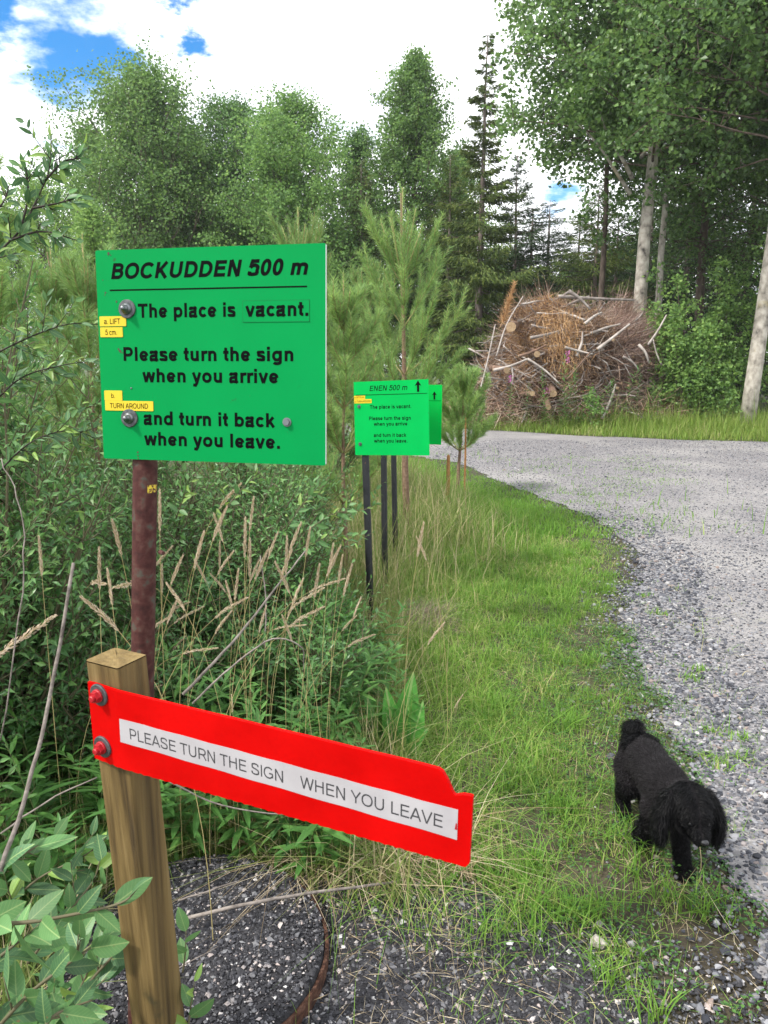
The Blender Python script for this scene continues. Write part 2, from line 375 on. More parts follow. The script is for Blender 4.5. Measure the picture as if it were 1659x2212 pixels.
def glyph(c, s):
    """strokes (polylines in units of cap height), advance, left bearing included"""
    h = s / 2; xh = .725; b = .10 if s > .17 else .115
    def S_(w, *st, lb=b, rb=b): return [[(x + lb, y) for x, y in q] for q in st], w + lb + rb
    I = lambda x, y0=0, y1=1: [(x, y0), (x, y1)]
    if c == ' ': return [], .39
    if c == 'B': return S_(.80, I(h), bowl(h, .76 - h, .53, 1 - h, .42), bowl(h, .80 - h, h, .53, .42), rb=.05)
    if c == 'O': return S_(.98, arc(.49, .5, .49 - h, .51 - h, 0, 360, 40), lb=.05, rb=.05)
    if c == '0': return S_(.66, arc(.33, .5, .33 - h, .51 - h, 0, 360, 34), lb=.055, rb=.055)
    if c == 'C': return S_(.92, arc(.49, .5, .49 - h, .51 - h, 38, 322, 30), lb=.05, rb=.05)
    if c == 'G': return S_(.94, arc(.49, .5, .49 - h, .51 - h, 40, 318, 30) + [(.94 - h, .18), (.94 - h, .47)], [(.94 - h, .46), (.54, .46)], lb=.05, rb=.08)
    if c == 'K': return S_(.86, I(h), [(h, .30), (.80 - h, 1.0)], [(.30, .52), (.86 - h, 0)], rb=.0)
    if c == 'U': return S_(.82, [(h, 1), (h, .38)] + arc(.41, .38, .41 - h, .39 - h, 180, 360, 16) + [(.82 - h, .38), (.82 - h, 1)])
    if c == 'D': return S_(.84, I(h), bowl(h, .84 - h, h, 1 - h, .36), rb=.055)
    if c == 'E': return S_(.74, I(h), [(h, 1 - h), (.73, 1 - h)], [(h, .53), (.68, .53)], [(h, h), (.74, h)], rb=.06)
    if c == 'F': return S_(.68, I(h), [(h, 1 - h), (.68, 1 - h)], [(h, .50), (.6, .50)], rb=.03)
    if c == 'L': return S_(.66, I(h), [(h, h), (.66, h)], rb=.03)
    if c == 'N': return S_(.80, I(h), I(.80 - h), [(h * 1.1, 1), (.80 - h * 1.1, 0)])
    if c == 'M': return S_(.95, I(h), I(.95 - h), [(h, 1), (.475, .0)], [(.475, 0), (.95 - h, 1)])
    if c == 'H': return S_(.80, I(h), I(.80 - h), [(h, .54), (.80 - h, .54)])
    if c == 'I': return S_(s, I(h))
    if c == 'T': return S_(.82, [(0, 1 - h), (.82, 1 - h)], I(.41), lb=.03, rb=.03)
    if c == 'P': return S_(.76, I(h), bowl(h, .76 - h, .42, 1 - h, .40), rb=.05)
    if c == 'R': return S_(.86, I(h), bowl(h, .80 - h, .45, 1 - h, .44), [(.40, .45), (.56, .36), (.86 - h, 0)], rb=.0)
    if c == 'A': return S_(.94, [(h * .9, 0), (.47, 1 - .01)], [(.47, 1 - .01), (.94 - h * .9, 0)], [(.22, .31), (.72, .31)], lb=.0, rb=.0)
    if c == 'V': return S_(.92, [(h * .9, 1), (.46, 0)], [(.46, 0), (.92 - h * .9, 1)], lb=.0, rb=.0)
    if c == 'W': return S_(1.28, [(h, 1), (.34, 0)], [(.34, 0), (.64, 1)], [(.64, 1), (.94, 0)], [(.94, 0), (1.28 - h, 1)], lb=.0, rb=.0)
    if c == 'Y': return S_(.92, [(h, 1), (.46, .42)], [(.92 - h, 1), (.46, .42)], I(.46, 0, .46), lb=.0, rb=.0)
    if c == 'S': return S_(.80, cat([(.76 - h, .73), (.66, .90 - h * .3), (.41, 1.01 - h), (.14, .92 - h * .4), (.05 + h, .74), (.14, .60), (.42, .52), (.68, .42), (.80 - h, .27), (.67, .08 + h * .5), (.41, -.01 + h), (.13, .09 + h * .5), (h, .30)]), lb=.06, rb=.06)
    if c == '5': return S_(.66, [(.60, 1 - h), (.16, 1 - h), (.16 - .06, .50)], cat([(.10, .50), (.20, .60), (.36, .64), (.57, .53), (.66 - h, .33), (.57, .10 + h * .5), (.33, -.01 + h), (.09, .08 + h * .5), (h * .9, .28)]), lb=.055, rb=.055)
    if c == '.': return S_(s, [(h, 0), (h, s)], lb=.1, rb=.1)
    if c == 'i': return S_(s, I(h, 0, xh), I(h, 1 - s * .95, 1))
    if c == 'l': return S_(s, I(h))
    if c == 'm': return S_(1.04, I(h, 0, xh), [(h, .42)] + arc(.30, .46, .30 - h, .28 - h, 160, 0, 10) + [(.60 - h, 0)], [(.60 - h, .42)] + arc((.60 - h + 1.04 - h) / 2, .46, (1.04 - .60) / 2, .28 - h, 160, 0, 10) + [(1.04 - h, 0)])
    if c in 'nh': return S_(.64, I(h, 0, xh if c == 'n' else 1), [(h, .40)] + arc(.32, .45, .32 - h, .29 - h, 170, 0, 11) + [(.64 - h, 0)])
    if c == 'u': return S_(.64, I(.64 - h, 0, xh), [(h, xh)] + arc(.32, .28, .32 - h, .29 - h, 180, 350, 11))
    if c == 'r': return S_(.42, I(h, 0, xh), [(h, .40)] + arc(.40, .42, .40 - h, .32 - h, 170, 78, 8), rb=.0)
    if c == 'e': return S_(.70, [(.70 - h, .345)] + [(.02 + h, .345)], arc(.35, .36, .35 - h, .375 - h, 2, 328, 26), lb=.055, rb=.05)
    if c == 'c': return S_(.66, arc(.35, .36, .35 - h, .375 - h, 38, 322, 22), lb=.055, rb=.02)
    if c == 'o': return S_(.74, arc(.37, .36, .37 - h, .375 - h, 0, 360, 30), lb=.055, rb=.055)
    if c in 'pbdgq':
        y0, y1 = {'p': (-.27, xh), 'b': (0, 1), 'd': (0, 1), 'g': (-.06, xh), 'q': (-.27, xh)}[c]
        ring = arc(.36, .36, .36 - h, .375 - h, 0, 360, 28)
        if c in 'pb': return S_(.72, I(h, y0, y1), ring, rb=.055)
        if c == 'g': return S_(.72, [(.72 - h, xh), (.72 - h, -.04)] + arc(.36, -.04, .36 - h, .23 - h, 0, -158, 12), ring, lb=.055)
        return S_(.72, I(.72 - h, y0, y1), ring, lb=.055)
    if c == 'a': return S_(.70, cat([(.05 + h * .5, .50), (.14, .63), (.34, .735 - h), (.54, .65), (.63 - h, .50)], 5) + [(.63 - h, .14), (.68 - h * .4, 0)],
                        cat([(.63 - h, .42), (.40, .39), (.14, .33), (h, .19), (.13, .03 + h * .4), (.30, -.01 + h), (.52, .09), (.63 - h, .24)], 5), lb=.05, rb=.05)
    if c == 's': return S_(.62, cat([(.58 - h, .52), (.47, .65 - h * .3), (.31, .735 - h), (.12, .65 - h * .3), (.03 + h, .53), (.14, .42), (.32, .37), (.51, .30), (.62 - h, .20), (.50, .06 + h * .4), (.31, -.01 + h), (.11, .07 + h * .4), (h, .20)]), lb=.045, rb=.045)
    if c == 't': return S_(.42, [(.20, .94), (.20, .20)] + arc(.36, .20, .16, .20 - h, 180, 280, 6), [(.0, xh - h), (.41, xh - h)], lb=.02, rb=.02)
    if c == 'v': return S_(.72, [(h * .9, xh), (.36, 0)], [(.36, 0), (.72 - h * .9, xh)], lb=.01, rb=.01)
    if c == 'y': return S_(.72, [(h * .9, xh), (.36, .02)], [(.72 - h * .9, xh), (.36, -.04), (.27, -.22 + h * .3), (.08, -.27 + h)], lb=.01, rb=.01)
    if c == 'w': return S_(1.02, [(h * .9, xh), (.28, 0)], [(.28, 0), (.51, xh)], [(.51, xh), (.74, 0)], [(.74, 0), (1.02 - h * .9, xh)], lb=.01, rb=.01)
    if c == 'k': return S_(.68, I(h), [(h, .22), (.62 - h * .6, xh)], [(.28, .42), (.66 - h * .6, 0)], rb=.0)
    return [], .4
def stroke(P_, h, ext=0.0):
    P_ = np.array(P_, float)
    keep = [0] + [i for i in range(1, len(P_)) if np.hypot(*(P_[i] - P_[i - 1])) > 1e-4]; P_ = P_[keep]
    closed = np.hypot(*(P_[0] - P_[-1])) < 1e-3 and len(P_) > 4
    n = len(P_); d = P_[1:] - P_[:-1]; d /= np.hypot(d[:, 0], d[:, 1])[:, None]
    L_, Rr = [], []
    for i in range(n):
        if closed: a, b = d[i - 1 if i > 0 else -1], d[i if i < n - 1 else 0]
        else: a, b = d[max(i - 1, 0)], d[min(i, n - 2)]
        m_ = a + b; m_ /= np.hypot(*m_) + 1e-9; nn = np.array([-m_[1], m_[0]]); k = 1 / max(.5, nn @ np.array([-a[1], a[0]]))
        L_.append(P_[i] + nn * h * k); Rr.append(P_[i] - nn * h * k)
    V = np.array(L_ + Rr); Q = [(i, n + i, n + i + 1, i + 1) for i in range(n - 1)]
    return V, Q
def text(geo, f, s, x0, x1, y, cap, wt=.2, slant=0.0, y0=-.0002):
    """write s between x0 and x1 on baseline y with cap height cap; f(x,z,depth)->world; strokes stand a hair apart so none coincide"""
    items = []; cur = 0.0; lo = 1e9; hi = -1e9
    for c in s:
        st, adv = glyph(c, wt); st = [[(px + cur, py) for px, py in q] for q in st]; items += st; cur += adv
    al = [(px, py) for q in items for px, py in q]
    lo = min(px + py * slant for px, py in al) - wt / 2; hi = max(px + py * slant for px, py in al) + wt / 2
    sx = (x1 - x0) / ((hi - lo) * cap)
    for i, q in enumerate(items):
        V, Q = stroke(q, wt / 2)
        W = [f(x0 + ((a + b_ * slant) - lo) * cap * sx, y + b_ * cap, y0 - (i % 7) * .000015) for a, b_ in V]
        geo.add(W, None, Q)

# ------------------------------------------------------------------ signs
def frame(BL, Xv, Zv):
    BL = np.array(BL, float); Xv = nrm(Xv); Zv = np.array(Zv, float); Zv = nrm(Zv - Xv * (Zv @ Xv)); Nv = np.cross(Zv, Xv)   # Nv points away from the viewer
    return (lambda x, z, y=0.0: BL + Xv * x + Zv * z + Nv * y), Xv, Zv, Nv
def plate(geo, f, pts, y0, y1, mi=0):
    n = len(pts); A = [f(x, z, y0) for x, z in pts]; B = [f(x, z, y1) for x, z in pts]
    bm_ = bmesh.new(); a = [bm_.verts.new(p) for p in A]; b = [bm_.verts.new(p) for p in B]
    bm_.faces.new(a[::1]); bm_.faces.new(b[::-1])
    for i in range(n): bm_.faces.new((a[(i + 1) % n], a[i], b[i], b[(i + 1) % n]))
    bmesh.ops.recalc_face_normals(bm_, faces=bm_.faces[:]); bmesh.ops.triangulate(bm_, faces=bm_.faces[:])
    bm_.verts.index_update(); geo.add([v.co[:] for v in bm_.verts], [[v.index for v in fc.verts] for fc in bm_.faces], None, mi); bm_.free()
def rrect(x0, x1, z0, z1, r=.003, k=3):
    o = []
    for cx, cz, a in ((x1 - r, z0 + r, -90), (x1 - r, z1 - r, 0), (x0 + r, z1 - r, 90), (x0 + r, z0 + r, 180)):
        for q in range(k + 1): t = R(a + 90 * q / k); o.append((cx + r * math.cos(t), cz + r * math.sin(t)))
    return o
def lathe(geo, f, x, z, prof, n=20, mi=0):
    """turn a profile [(radius, depth)...] about the board's normal at x,z"""
    V = []; Q = []
    for r_, d_ in prof:
        for q in range(n): t = 2 * math.pi * q / n; V.append(f(x + r_ * math.cos(t), z + r_ * math.sin(t), d_))
    for i_ in range(len(prof) - 1):
        for q in range(n): q2 = (q + 1) % n; Q.append((i_ * n + q, i_ * n + q2, (i_ + 1) * n + q2, (i_ + 1) * n + q))
    geo.add(V, None, Q, mi)
def hexa(geo, f, x, z, r_, d0, d1, a0=10):
    V = [f(x + r_ * math.cos(R(a0 + 60 * q)), z + r_ * math.sin(R(a0 + 60 * q)), d) for d in (d0, d1) for q in range(6)]
    geo.add(V, [(6, 7, 8), (6, 8, 9), (6, 9, 10), (6, 10, 11)], [(q, (q + 1) % 6, 6 + (q + 1) % 6, 6 + q) for q in range(6)])

def paint(name, c, rough=.55, dirt=(.02, .10, .03), amount=.72, spec=.06):
    return mat(name, [(.3, tuple(x * .90 for x in c)), (.7, c)], rand=False, nscale=7, rough=rough, spec=spec, patch=(38, amount, amount + .06, dirt), bump=.02, bscale=300)
M_GREEN = paint('green_sheet', (.0, .225, .053)); M_GREEN2 = paint('bright_green_sheet', (.0, .35, .065))
M_BLACK = flat('black_vinyl', (.0025, .0035, .0035), rough=.6, spec=.04); M_YEL = flat('yellow_tape', (.56, .42, .02), rough=.4)
M_STEEL = mat('worn_steel', [(.3, (.055, .06, .065)), (.7, (.13, .135, .14))], rand=False, nscale=160, rough=.5, metal=.6)
M_ZINC = mat('zinc', [(0, (.10, .11, .12)), (1, (.24, .25, .26))], rand=False, nscale=120, rough=.4, metal=.9)
M_RUST = mat('rusty_pipe', [(.3, (.030, .009, .008)), (.48, (.055, .015, .013)), (.6, (.075, .032, .025)), (.68, (.06, .055, .045)), (.8, (.09, .05, .03))], rand=False, nscale=60, rough=.75, bump=.15, bscale=240)
M_RING = mat('rusty_iron', [(.3, (.03, .015, .011)), (.5, (.07, .03, .018)), (.7, (.13, .07, .048))], rand=False, nscale=40, rough=.85, bump=.7, bscale=120)
M_BPOST = mat('black_coated_tube', [(0, (.012, .013, .016)), (1, (.028, .03, .034))], rand=False, nscale=40, rough=.5, bump=.4, bscale=120, patch=(55, .66, .72, (.12, .06, .04)))
M_EDGE = flat('aluminium_edge', (.5, .52, .52), rough=.4, metal=.4)


# big sign
BL = (-.4849, 1.3249, 1.337); XV = (.9755, -.2201, -.0022); ZV = (.0121, .0435, .999)
f, Xv, Zv, Nv = frame(BL, XV, ZV)
W, H = .400, .3463
pipe_top = f(.064, -.004, .026)
pb = at(308, 1480, 1.345); pdir = (pb - pipe_top) / (pb[2] - pipe_top[2]); pipe_base = pipe_top - pdir * (pipe_top[2] + .05)
root = thing('sign', 'large green turning sign with bold BOCKUDDEN heading on a rusty round pipe', 'sign', (pipe_base[0], pipe_base[1], 0))
g = Geo(); g.add(*tube(np.array([pipe_base + pdir * t for t in np.linspace(0, pipe_top[2] + .04, 10)] + [f(.064, z_, .026) for z_ in (.01, .15, .30)]), .0212, 20)); part('post', g, M_RUST, root, True)
g = Geo(); plate(g, f, rrect(0, W, 0, H), 0, .0028); bd = part('board', g, M_GREEN, root)
g = Geo(); plate(g, f, [(W + .0001, .002), (W + .0009, .002), (W + .0009, H - .002), (W + .0001, H - .002)], -.0001, .0029); part('metal_edge', g, M_EDGE, root)
g = Geo()
text(g, f, 'BOCKUDDEN 500 m', .0275, .3715, .2993, .0257, .222, .21)
text(g, f, 'The place is', .0725, .2485, .2362, .0230, .218)
text(g, f, 'Please turn the sign', .0452, .3462, .1657, .0230, .218)
text(g, f, 'when you arrive', .0788, .3208, .1307, .0230, .218)
text(g, f, 'and turn it back', .0785, .3146, .0596, .0230, .218)
text(g, f, 'when you leave.', .0782, .3224, .0249, .0230, .218)
part('lettering', g, M_BLACK, root)
g = Geo(); plate(g, f, rrect(.0242, .3697, .2803, .2827, .0004, 1), -.0003, -.00005); part('ruled_line', g, M_BLACK, root)
g = Geo(); plate(g, f, rrect(.2613, .3732, .2278, .2609, .0008, 1), -.0007, -.0001); pt = part('vacant_panel', g, M_GREEN, root)
g = Geo(); text(g, f, 'vacant.', .2655, .3718, .2362, .0230, .218, y0=-.0009); part('lettering', g, M_BLACK, pt)
g = Geo(); e_ = .0005
for a in ((.2613, .3732, .2609, .2612), (.2613, .3732, .2275, .2278), (.2610, .2613, .2275, .2612), (.3732, .3735, .2275, .2612)): plate(g, f, [(a[0], a[2]), (a[1], a[2]), (a[1], a[3]), (a[0], a[3])], -.0009, -.00005)
part('edge', g, flat('dark_green_seam', (.0, .10, .03)), pt)
for x0, x1, z0, z1, s, cap, tx0, tx1 in ((.0034, .0526, .2229, .2392, 'a. LIFT', .0088, .0120, .0425), (.0040, .0455, .2050, .2212, '5 cm.', .0088, .0135, .0350), (.0068, .0403, .0992, .1163, 'b.', .0078, .0200, .0265), (.0074, .0975, .0826, .0990, 'TURN AROUND', .0086, .0160, .0880)):
    g = Geo(); plate(g, f, rrect(x0, x1, z0, z1, .0008, 1), -.0010 - x0 * .01, -.0001); st = part('label_tape', g, M_YEL, root)
    g = Geo(); text(g, f, s, tx0, tx1, z0 + (z1 - z0 - cap) * .5, cap, .125, y0=-.0013 - x0 * .01); part('lettering', g, M_BLACK, st)
for x_, z_ in ((.0555, .2508), (.0525, .0702)):
    g = Geo(); lathe(g, f, x_, z_, [(.0155, -.0003), (.0155, -.0020), (.0147, -.0028), (.010, -.0030), (.0, -.0032)]); bo = part('washer', g, M_STEEL, root, False)
    g = Geo(); lathe(g, f, x_, z_, [(.0098, -.003), (.0092, -.0052), (.0074, -.0075), (.0066, -.008)]); lathe(g, f, x_, z_, [(.0066, -.0079), (.0064, -.0110), (.0038, -.0125), (.0036, -.0165), (.0028, -.0175), (0, -.0178)]); part('bolt', g, M_ZINC, bo, True)
g = Geo(); lathe(g, f, .335, .0686, [(.0074, -.0003), (.0074, -.0016), (.005, -.0018)]); hexa(g, f, .335, .0686, .0056, -.0017, -.0060); part('bolt', g, M_ZINC, root)
g = Geo(); lathe(g, f, .0575, .1205, [(.0017, -.0002), (.0014, -.0012), (0, -.0016)], 10); part('rivet', g, M_ZINC, root)
g = Geo(); g.add(*tube([pipe_top + np.array([0.022, -.018, -.16]), pipe_top + np.array([.030, -.026, -.16])], [.0042, .0036], 8)); part('pipe_bolt', g, M_RUST, root)
g = Geo(); cpos = at(318, 1051, 1.345)
cen = pipe_top + pdir * (cpos[2] - pipe_top[2])
V = []
for iz in range(2):
    for q in range(5):
        th = R(-62 + q * 13); V.append(cen + np.array([math.cos(th) * .02145, math.sin(th) * .02145, 0]) + pdir * (.0065 - .014 * iz))
g.add(V, None, [(q, q + 1, q + 6, q + 5) for q in range(4)]); part('sticker', g, mat('torn_sticker', [(.42, (.09, .03, .02)), (.5, (.62, .48, .05))], rand=False, nscale=260, rough=.5), root)

# clipped marks of wear on the big board
g = Geo()
for x_, z_, r_ in ((.0245, .3405, .0028), (.0285, .338, .0012), (.012, .298, .0012), (.016, .278, .0018), (.0145, .274, .0012), (.036, .263, .0019), (.0365, .185, .0018), (.0395, .1825, .0026), (.043, .1795, .0016), (.0655, .012, .0018), (.0655, .007, .0017), (.066, .0025, .0014)):
    k_ = 7; P_ = [(x_ + r_ * rng.uniform(.5, 1.1) * math.cos(2 * math.pi * q / k_), z_ + r_ * rng.uniform(.5, 1.3) * math.sin(2 * math.pi * q / k_)) for q in range(k_)]; plate(g, f, P_, -.0004, -.0001)
part('chipped_paint', g, flat('chip_brown', (.06, .04, .03)), root, kind='stuff')

# small signs
def small_sign(BL, XV, ZV, W, H, label, posts, full=True, ht=None, green=None, text_='ENEN 500 m'):
    f, Xv, Zv, Nv = frame(BL, XV, ZV)
    pt_ = f(posts[0], -.0, .026); base = np.array([pt_[0] + posts[1], pt_[1], 0])
    root = thing('sign', label, 'sign', base, 'small green signs on black posts')
    g = Geo(); g.add(*tube([base - [0, 0, .05], base * .5 + pt_ * .5, pt_, f(posts[0], H * .9, .026)], .0195, 14)); part('post', g, M_BPOST, root, True)
    g = Geo(); plate(g, f, rrect(0, W, 0, H), 0, .003); part('board', g, green or M_GREEN2, root)
    g = Geo(); k = W / .4216
    if full:
        text(g, f, text_, .092 * k, .3062 * k, .3335 * k, .0275 * k, .16, .2)
        for s, a, b, z_ in (('The place is vacant.', .0903, .3256, .2415), ('Please turn the sign', .086, .3226, .1825), ('when you arrive', .113, .3031, .1535), ('and turn it back', .1116, .2966, .095), ('when you leave.', .1123, .3023, .0655)):
            text(g, f, s, a * k, b * k, z_ * k, .0195 * k, .195)
    else: text(g, f, text_, .092 * k, .3062 * k, .3335 * k, .0275 * k, .16, .2)
    part('lettering', g, M_BLACK, root)
    g = Geo(); ax, az = .3650 * k, .3225 * k
    plate(g, f, [(ax - .006 * k, az), (ax + .006 * k, az), (ax + .006 * k, az + .034 * k), (ax + .018 * k, az + .030 * k), (ax, az + .0575 * k), (ax - .018 * k, az + .030 * k), (ax - .006 * k, az + .034 * k)], -.0012, -.0002); part('arrow', g, M_BLACK, root)
    g = Geo(); plate(g, f, [(.0107 * k, .3135 * k), (.4142 * k, .3125 * k), (.4142 * k, .3150 * k), (.0107 * k, .3160 * k)], -.0012, -.0002); part('ruled_line', g, M_BLACK, root)
    for x0, x1, z0, z1, s in ((.0015, .0659, .2935, .3115, 'a. LIFT 5 cm.'), (.0015, .103, .2718, .2925, 'b. TURN AROUND')):
        g = Geo(); plate(g, f, [(x0 * k, z0 * k), (x1 * k, z0 * k), (x1 * k, z1 * k), (x0 * k, z1 * k)], -.0011, -.0002); st = part('label_tape', g, M_YEL, root)
        if full: g = Geo(); text(g, f, s, x0 * k + .004, x1 * k - .005, z0 * k + .006, .009, .13, y0=-.0018); part('lettering', g, M_BLACK, st)
    for x_, z_ in ((.0292, .2556), (.0312, .0583)):
        g = Geo(); lathe(g, f, x_ * k, z_ * k, [(.010, -.0003), (.010, -.002), (.006, -.0022)], 14); hexa(g, f, x_ * k, z_ * k, .0062, -.002, -.008); part('bolt', g, M_ZINC, root)
    return root
small_sign((-.1529, 4.0761, 1.0162), (.9108, -.4106, .0435), (-.0196, .0622, .9979), .4216, .384, 'nearest small green sign reading ENEN 500 m with arrow on black post', (.047, .03))
t2 = at(814, 836, 4.75); small_sign(t2 - np.array([0, 0, .300]), (.93, -.36, .01), (0, .02, 1), .325, .30, 'middle small green sign hidden behind the ENEN sign on a thinner black post', (.034, .01), full=False)
t3 = at(835, 830, 5.4); small_sign(t3 - np.array([0, 0, .405]), (.93, -.36, .0), (-.01, .02, 1), .40, .405, 'rear small green sign showing only its arrow edge past the ENEN sign', (.042, .02), full=False, green=paint('bright_green_sheet_rear', (.0, .40, .055)))

# ------------------------------------------------------------------ wooden post with the red arm
fr, Xr, Zr, Nr = frame((-.391, .9569, .975), (.9232, -.3829, -.0328), (.01, -.0614, .9981))
M_WOOD = mat('weathered_pine', [(.28, (.035, .022, .009)), (.40, (.085, .055, .020)), (.52, (.125, .083, .030)), (.62, (.155, .105, .040)), (.78, (.21, .15, .065))], rand=False, nscale=30, rough=.7, bump=.6, bscale=42, stretch=(2.4, 2.4, .085), patch=(9, .64, .72, (.03, .03, .016)))
M_ENDG = mat('post_end_grain', [(.3, (.10, .065, .025)), (.6, (.20, .14, .055)), (.8, (.26, .19, .09))], rand=False, nscale=45, rough=.85, bump=.5, bscale=120)
Xh = nrm(np.array([Xr[0], Xr[1], 0])); Bh = np.array([-Xh[1], Xh[0], 0])      # along face, into the post
wp = .0555
c0 = fr(-.004, .1380, .0035)                                   # top left corner of the front face
def wpost_geo():
    # lean found from where the sides leave the frame
    bl = at(283, 2212, .985); d = (bl - c0) / (bl[2] - c0[2])
    g = Geo(); zt = c0[2]; hs = np.linspace(zt, -.05, 14); r_ = .004
    prof = []
    for cx, cy, a in ((wp - r_, r_, -90), (wp - r_, wp - r_, 0), (r_, wp - r_, 90), (r_, r_, 180)):
        for q in range(4): t = R(a + 30 * q); prof.append((cx + r_ * math.cos(t), cy + r_ * math.sin(t)))
    n = len(prof); V = []
    for k_, z_ in enumerate(hs):
        o = c0 + d * (z_ - zt); wf = 1.0 + .0 * k_
        for px, py in prof: V.append(o + Xh * px * wf + Bh * py * wf + np.array([0, 0, (.0016 * math.sin(px * 90 + 1) + .0022 * math.sin(py * 70)) if k_ == 0 else 0]))
    Q = [(k_ * n + q, (k_ + 1) * n + q, (k_ + 1) * n + (q + 1) % n, k_ * n + (q + 1) % n) for k_ in range(len(hs) - 1) for q in range(n)]
    g.add(V, None, Q)
    return g, c0 + d * (0 - zt), V[:n]
gp, wb, topring = wpost_geo()
root = thing('sign', 'wooden post with bright red arm reading PLEASE TURN THE SIGN WHEN YOU LEAVE', 'sign', (wb[0] + .03, wb[1] + .01, 0))
part('post', gp, M_WOOD, root)
g = Geo(); ctop = np.mean(topring, axis=0) + [0, 0, .002]; nn_ = len(topring); tv = [p + np.array([0, 0, .0015]) for p in topring]
tv2 = [p * .5 + ctop * .5 + np.array([0, 0, rng.normal(0, .0008)]) for p in tv]
g.add(tv + tv2 + [ctop], [(nn_ + q, nn_ + (q + 1) % nn_, 2 * nn_) for q in range(nn_)], [(q, (q + 1) % nn_, nn_ + (q + 1) % nn_, nn_ + q) for q in range(nn_)])
part('end_grain', g, M_ENDG, root)
M_RED = mat('red_sheet', [(.32, (.40, .001, .001)), (.62, (.50, .002, .002))], rand=False, nscale=11, rough=.5, spec=.05, bump=.05, bscale=180)
M_CAP = mat('dark_red_paint', [(0, (.22, .008, .012)), (1, (.40, .012, .02))], rand=False, nscale=150, rough=.45)
outl = [(.0, .0)]
zx = lambda x_: .0 + .0006 * math.sin(x_ * 410) + .0005 * math.sin(x_ * 777 + 1)
outl = [(x_, (zx(x_) if 0 < x_ < .52 else 0)) for x_ in np.linspace(0, .522, 110)]
outl += [(.5262, .006), (.5268, .0890), (.5245, .0895), (.5160, .0888), (.5075, .0852), (.5052, .0872), (.4985, .1010), (.4925, .1100), (.4880, .1125)]
outl += [(x_, .1130 + .0002 * math.sin(x_ * 60)) for x_ in np.linspace(.47, .012, 24)] + [(0.0, .113)]
fr2 = lambda x, z, y=0.0: fr(x, z, y + (max(0, .0508 - x) * .10))      # the clamped end bends back a little against the post
g = Geo(); plate(g, fr2, outl, -.0048, 0.0); part('board', g, M_RED, root)
def strip_o():
    top = [(x_, .0745 - (x_ - .0533) * .0124 + .0004 * math.sin(x_ * 90)) for x_ in np.linspace(.0533, .5113, 24)]
    bot = [(x_, .0405 - (x_ - .0533) * .0190 + .0004 * math.sin(x_ * 70)) for x_ in np.linspace(.5114, .0522, 24)]
    return top + bot
g = Geo(); plate(g, fr, strip_o(), -.0052, -.0049); st = part('label_strip', g, mat('white_tape', [(.3, (.34, .325, .345)), (.7, (.40, .385, .405))], rand=False, nscale=25, rough=.4), root)
g = Geo()
fs = lambda x, z, y=0.0: fr(x, z - (x - .0683) * .0155, y)
text(g, fs, 'PLEASE TURN THE SIGN', .0690, .2955, .0483, .0158, .125, y0=-.0053)
text(g, fs, 'WHEN YOU LEAVE', .3185, .4955, .0483, .0158, .125, y0=-.0053)
part('lettering', g, flat('grey_print', (.05, .05, .055), rough=.5), st)
g = Geo(); plate(g, fr, [(.5085, .0445), (.5110, .0442), (.5108, .0520), (.5095, .0525)], -.0056, -.0053); part('stain', g, M_CAP, st)
for x_, z_ in ((.0205, .1000), (.0185, .0235)):
    g = Geo(); lathe(g, fr2, x_, z_, [(.0152, -.0045), (.0152, -.0068), (.0140, -.0076), (.006, -.0078)], 26); wa = part('washer', g, M_STEEL, root)
    g = Geo(); lathe(g, fr2, x_, z_, [(.0090, -.0075), (.0090, -.0100), (.0082, -.0108), (.006, -.011)], 18); hexa(g, fr2, x_, z_, .0078, -.0100, -.0160); lathe(g, fr2, x_, z_, [(.0045, -.0159), (.0045, -.0200), (.0036, -.0210), (0, -.0212)], 12); part('bolt', g, M_CAP, wa)

# ------------------------------------------------------------------ well ring with asphalt fill
root = thing('well_cover', 'round well opening packed with dark crushed asphalt inside a rusty iron ring', 'well cover', (WELL[0], WELL[1], 0))
RW = .325
g = Geo(); nr, nt_ = 22, 64; V = [WELL + np.array([0, 0, .085])]
for i_ in range(1, nr + 1):
    for j_ in range(nt_):
        t = 2 * math.pi * j_ / nt_; r_ = (RW - .01) * i_ / nr if i_ < nr - 2 else (RW - .01) + (.010 * (i_ - nr + 2))
        z_ = .085 * (1 - (i_ / nr) ** 3.2 * .5) + .006 * float(fnoise(r_ * math.cos(t) * 9, r_ * math.sin(t) * 9, 2)) + .02 * max(0, math.sin(t)) * (i_ / nr)
        V.append(WELL + np.array([r_ * math.cos(t), r_ * math.sin(t), z_]))
T = [(0, 1 + j_, 1 + (j_ + 1) % nt_) for j_ in range(nt_)]; V += [V[1 + (nr - 1) * nt_ + j_] * np.array([1, 1, 0]) - np.array([0, 0, .01]) for j_ in range(nt_)]; Q = [(1 + i_ * nt_ + j_, 1 + (i_ + 1) * nt_ + j_, 1 + (i_ + 1) * nt_ + (j_ + 1) % nt_, 1 + i_ * nt_ + (j_ + 1) % nt_) for i_ in range(nr) for j_ in range(nt_)]
g.add(V, T, Q); part('asphalt_fill', g, M_ASPH, root, True)
VV = np.array(V)
a_ = rng.uniform(0, 6.28, 17000); r_ = np.sqrt(rng.random(17000)) * (RW + .008); ii = np.clip((r_ / (RW - .01) * nr).astype(int), 1, nr - 3); jj = (a_ / (2 * np.pi) * nt_).astype(int) % nt_
sz = np.clip(rng.lognormal(math.log(.0031), .5, 17000), .0014, .011)
g = Geo(); p_ = np.stack([WELL[0] + r_ * np.cos(a_), WELL[1] + r_ * np.sin(a_), VV[1 + (ii - 1) * nt_ + jj, 2] + sz * .25], 1); V, T = rocks(p_, sz, 0); g.add(V, T)
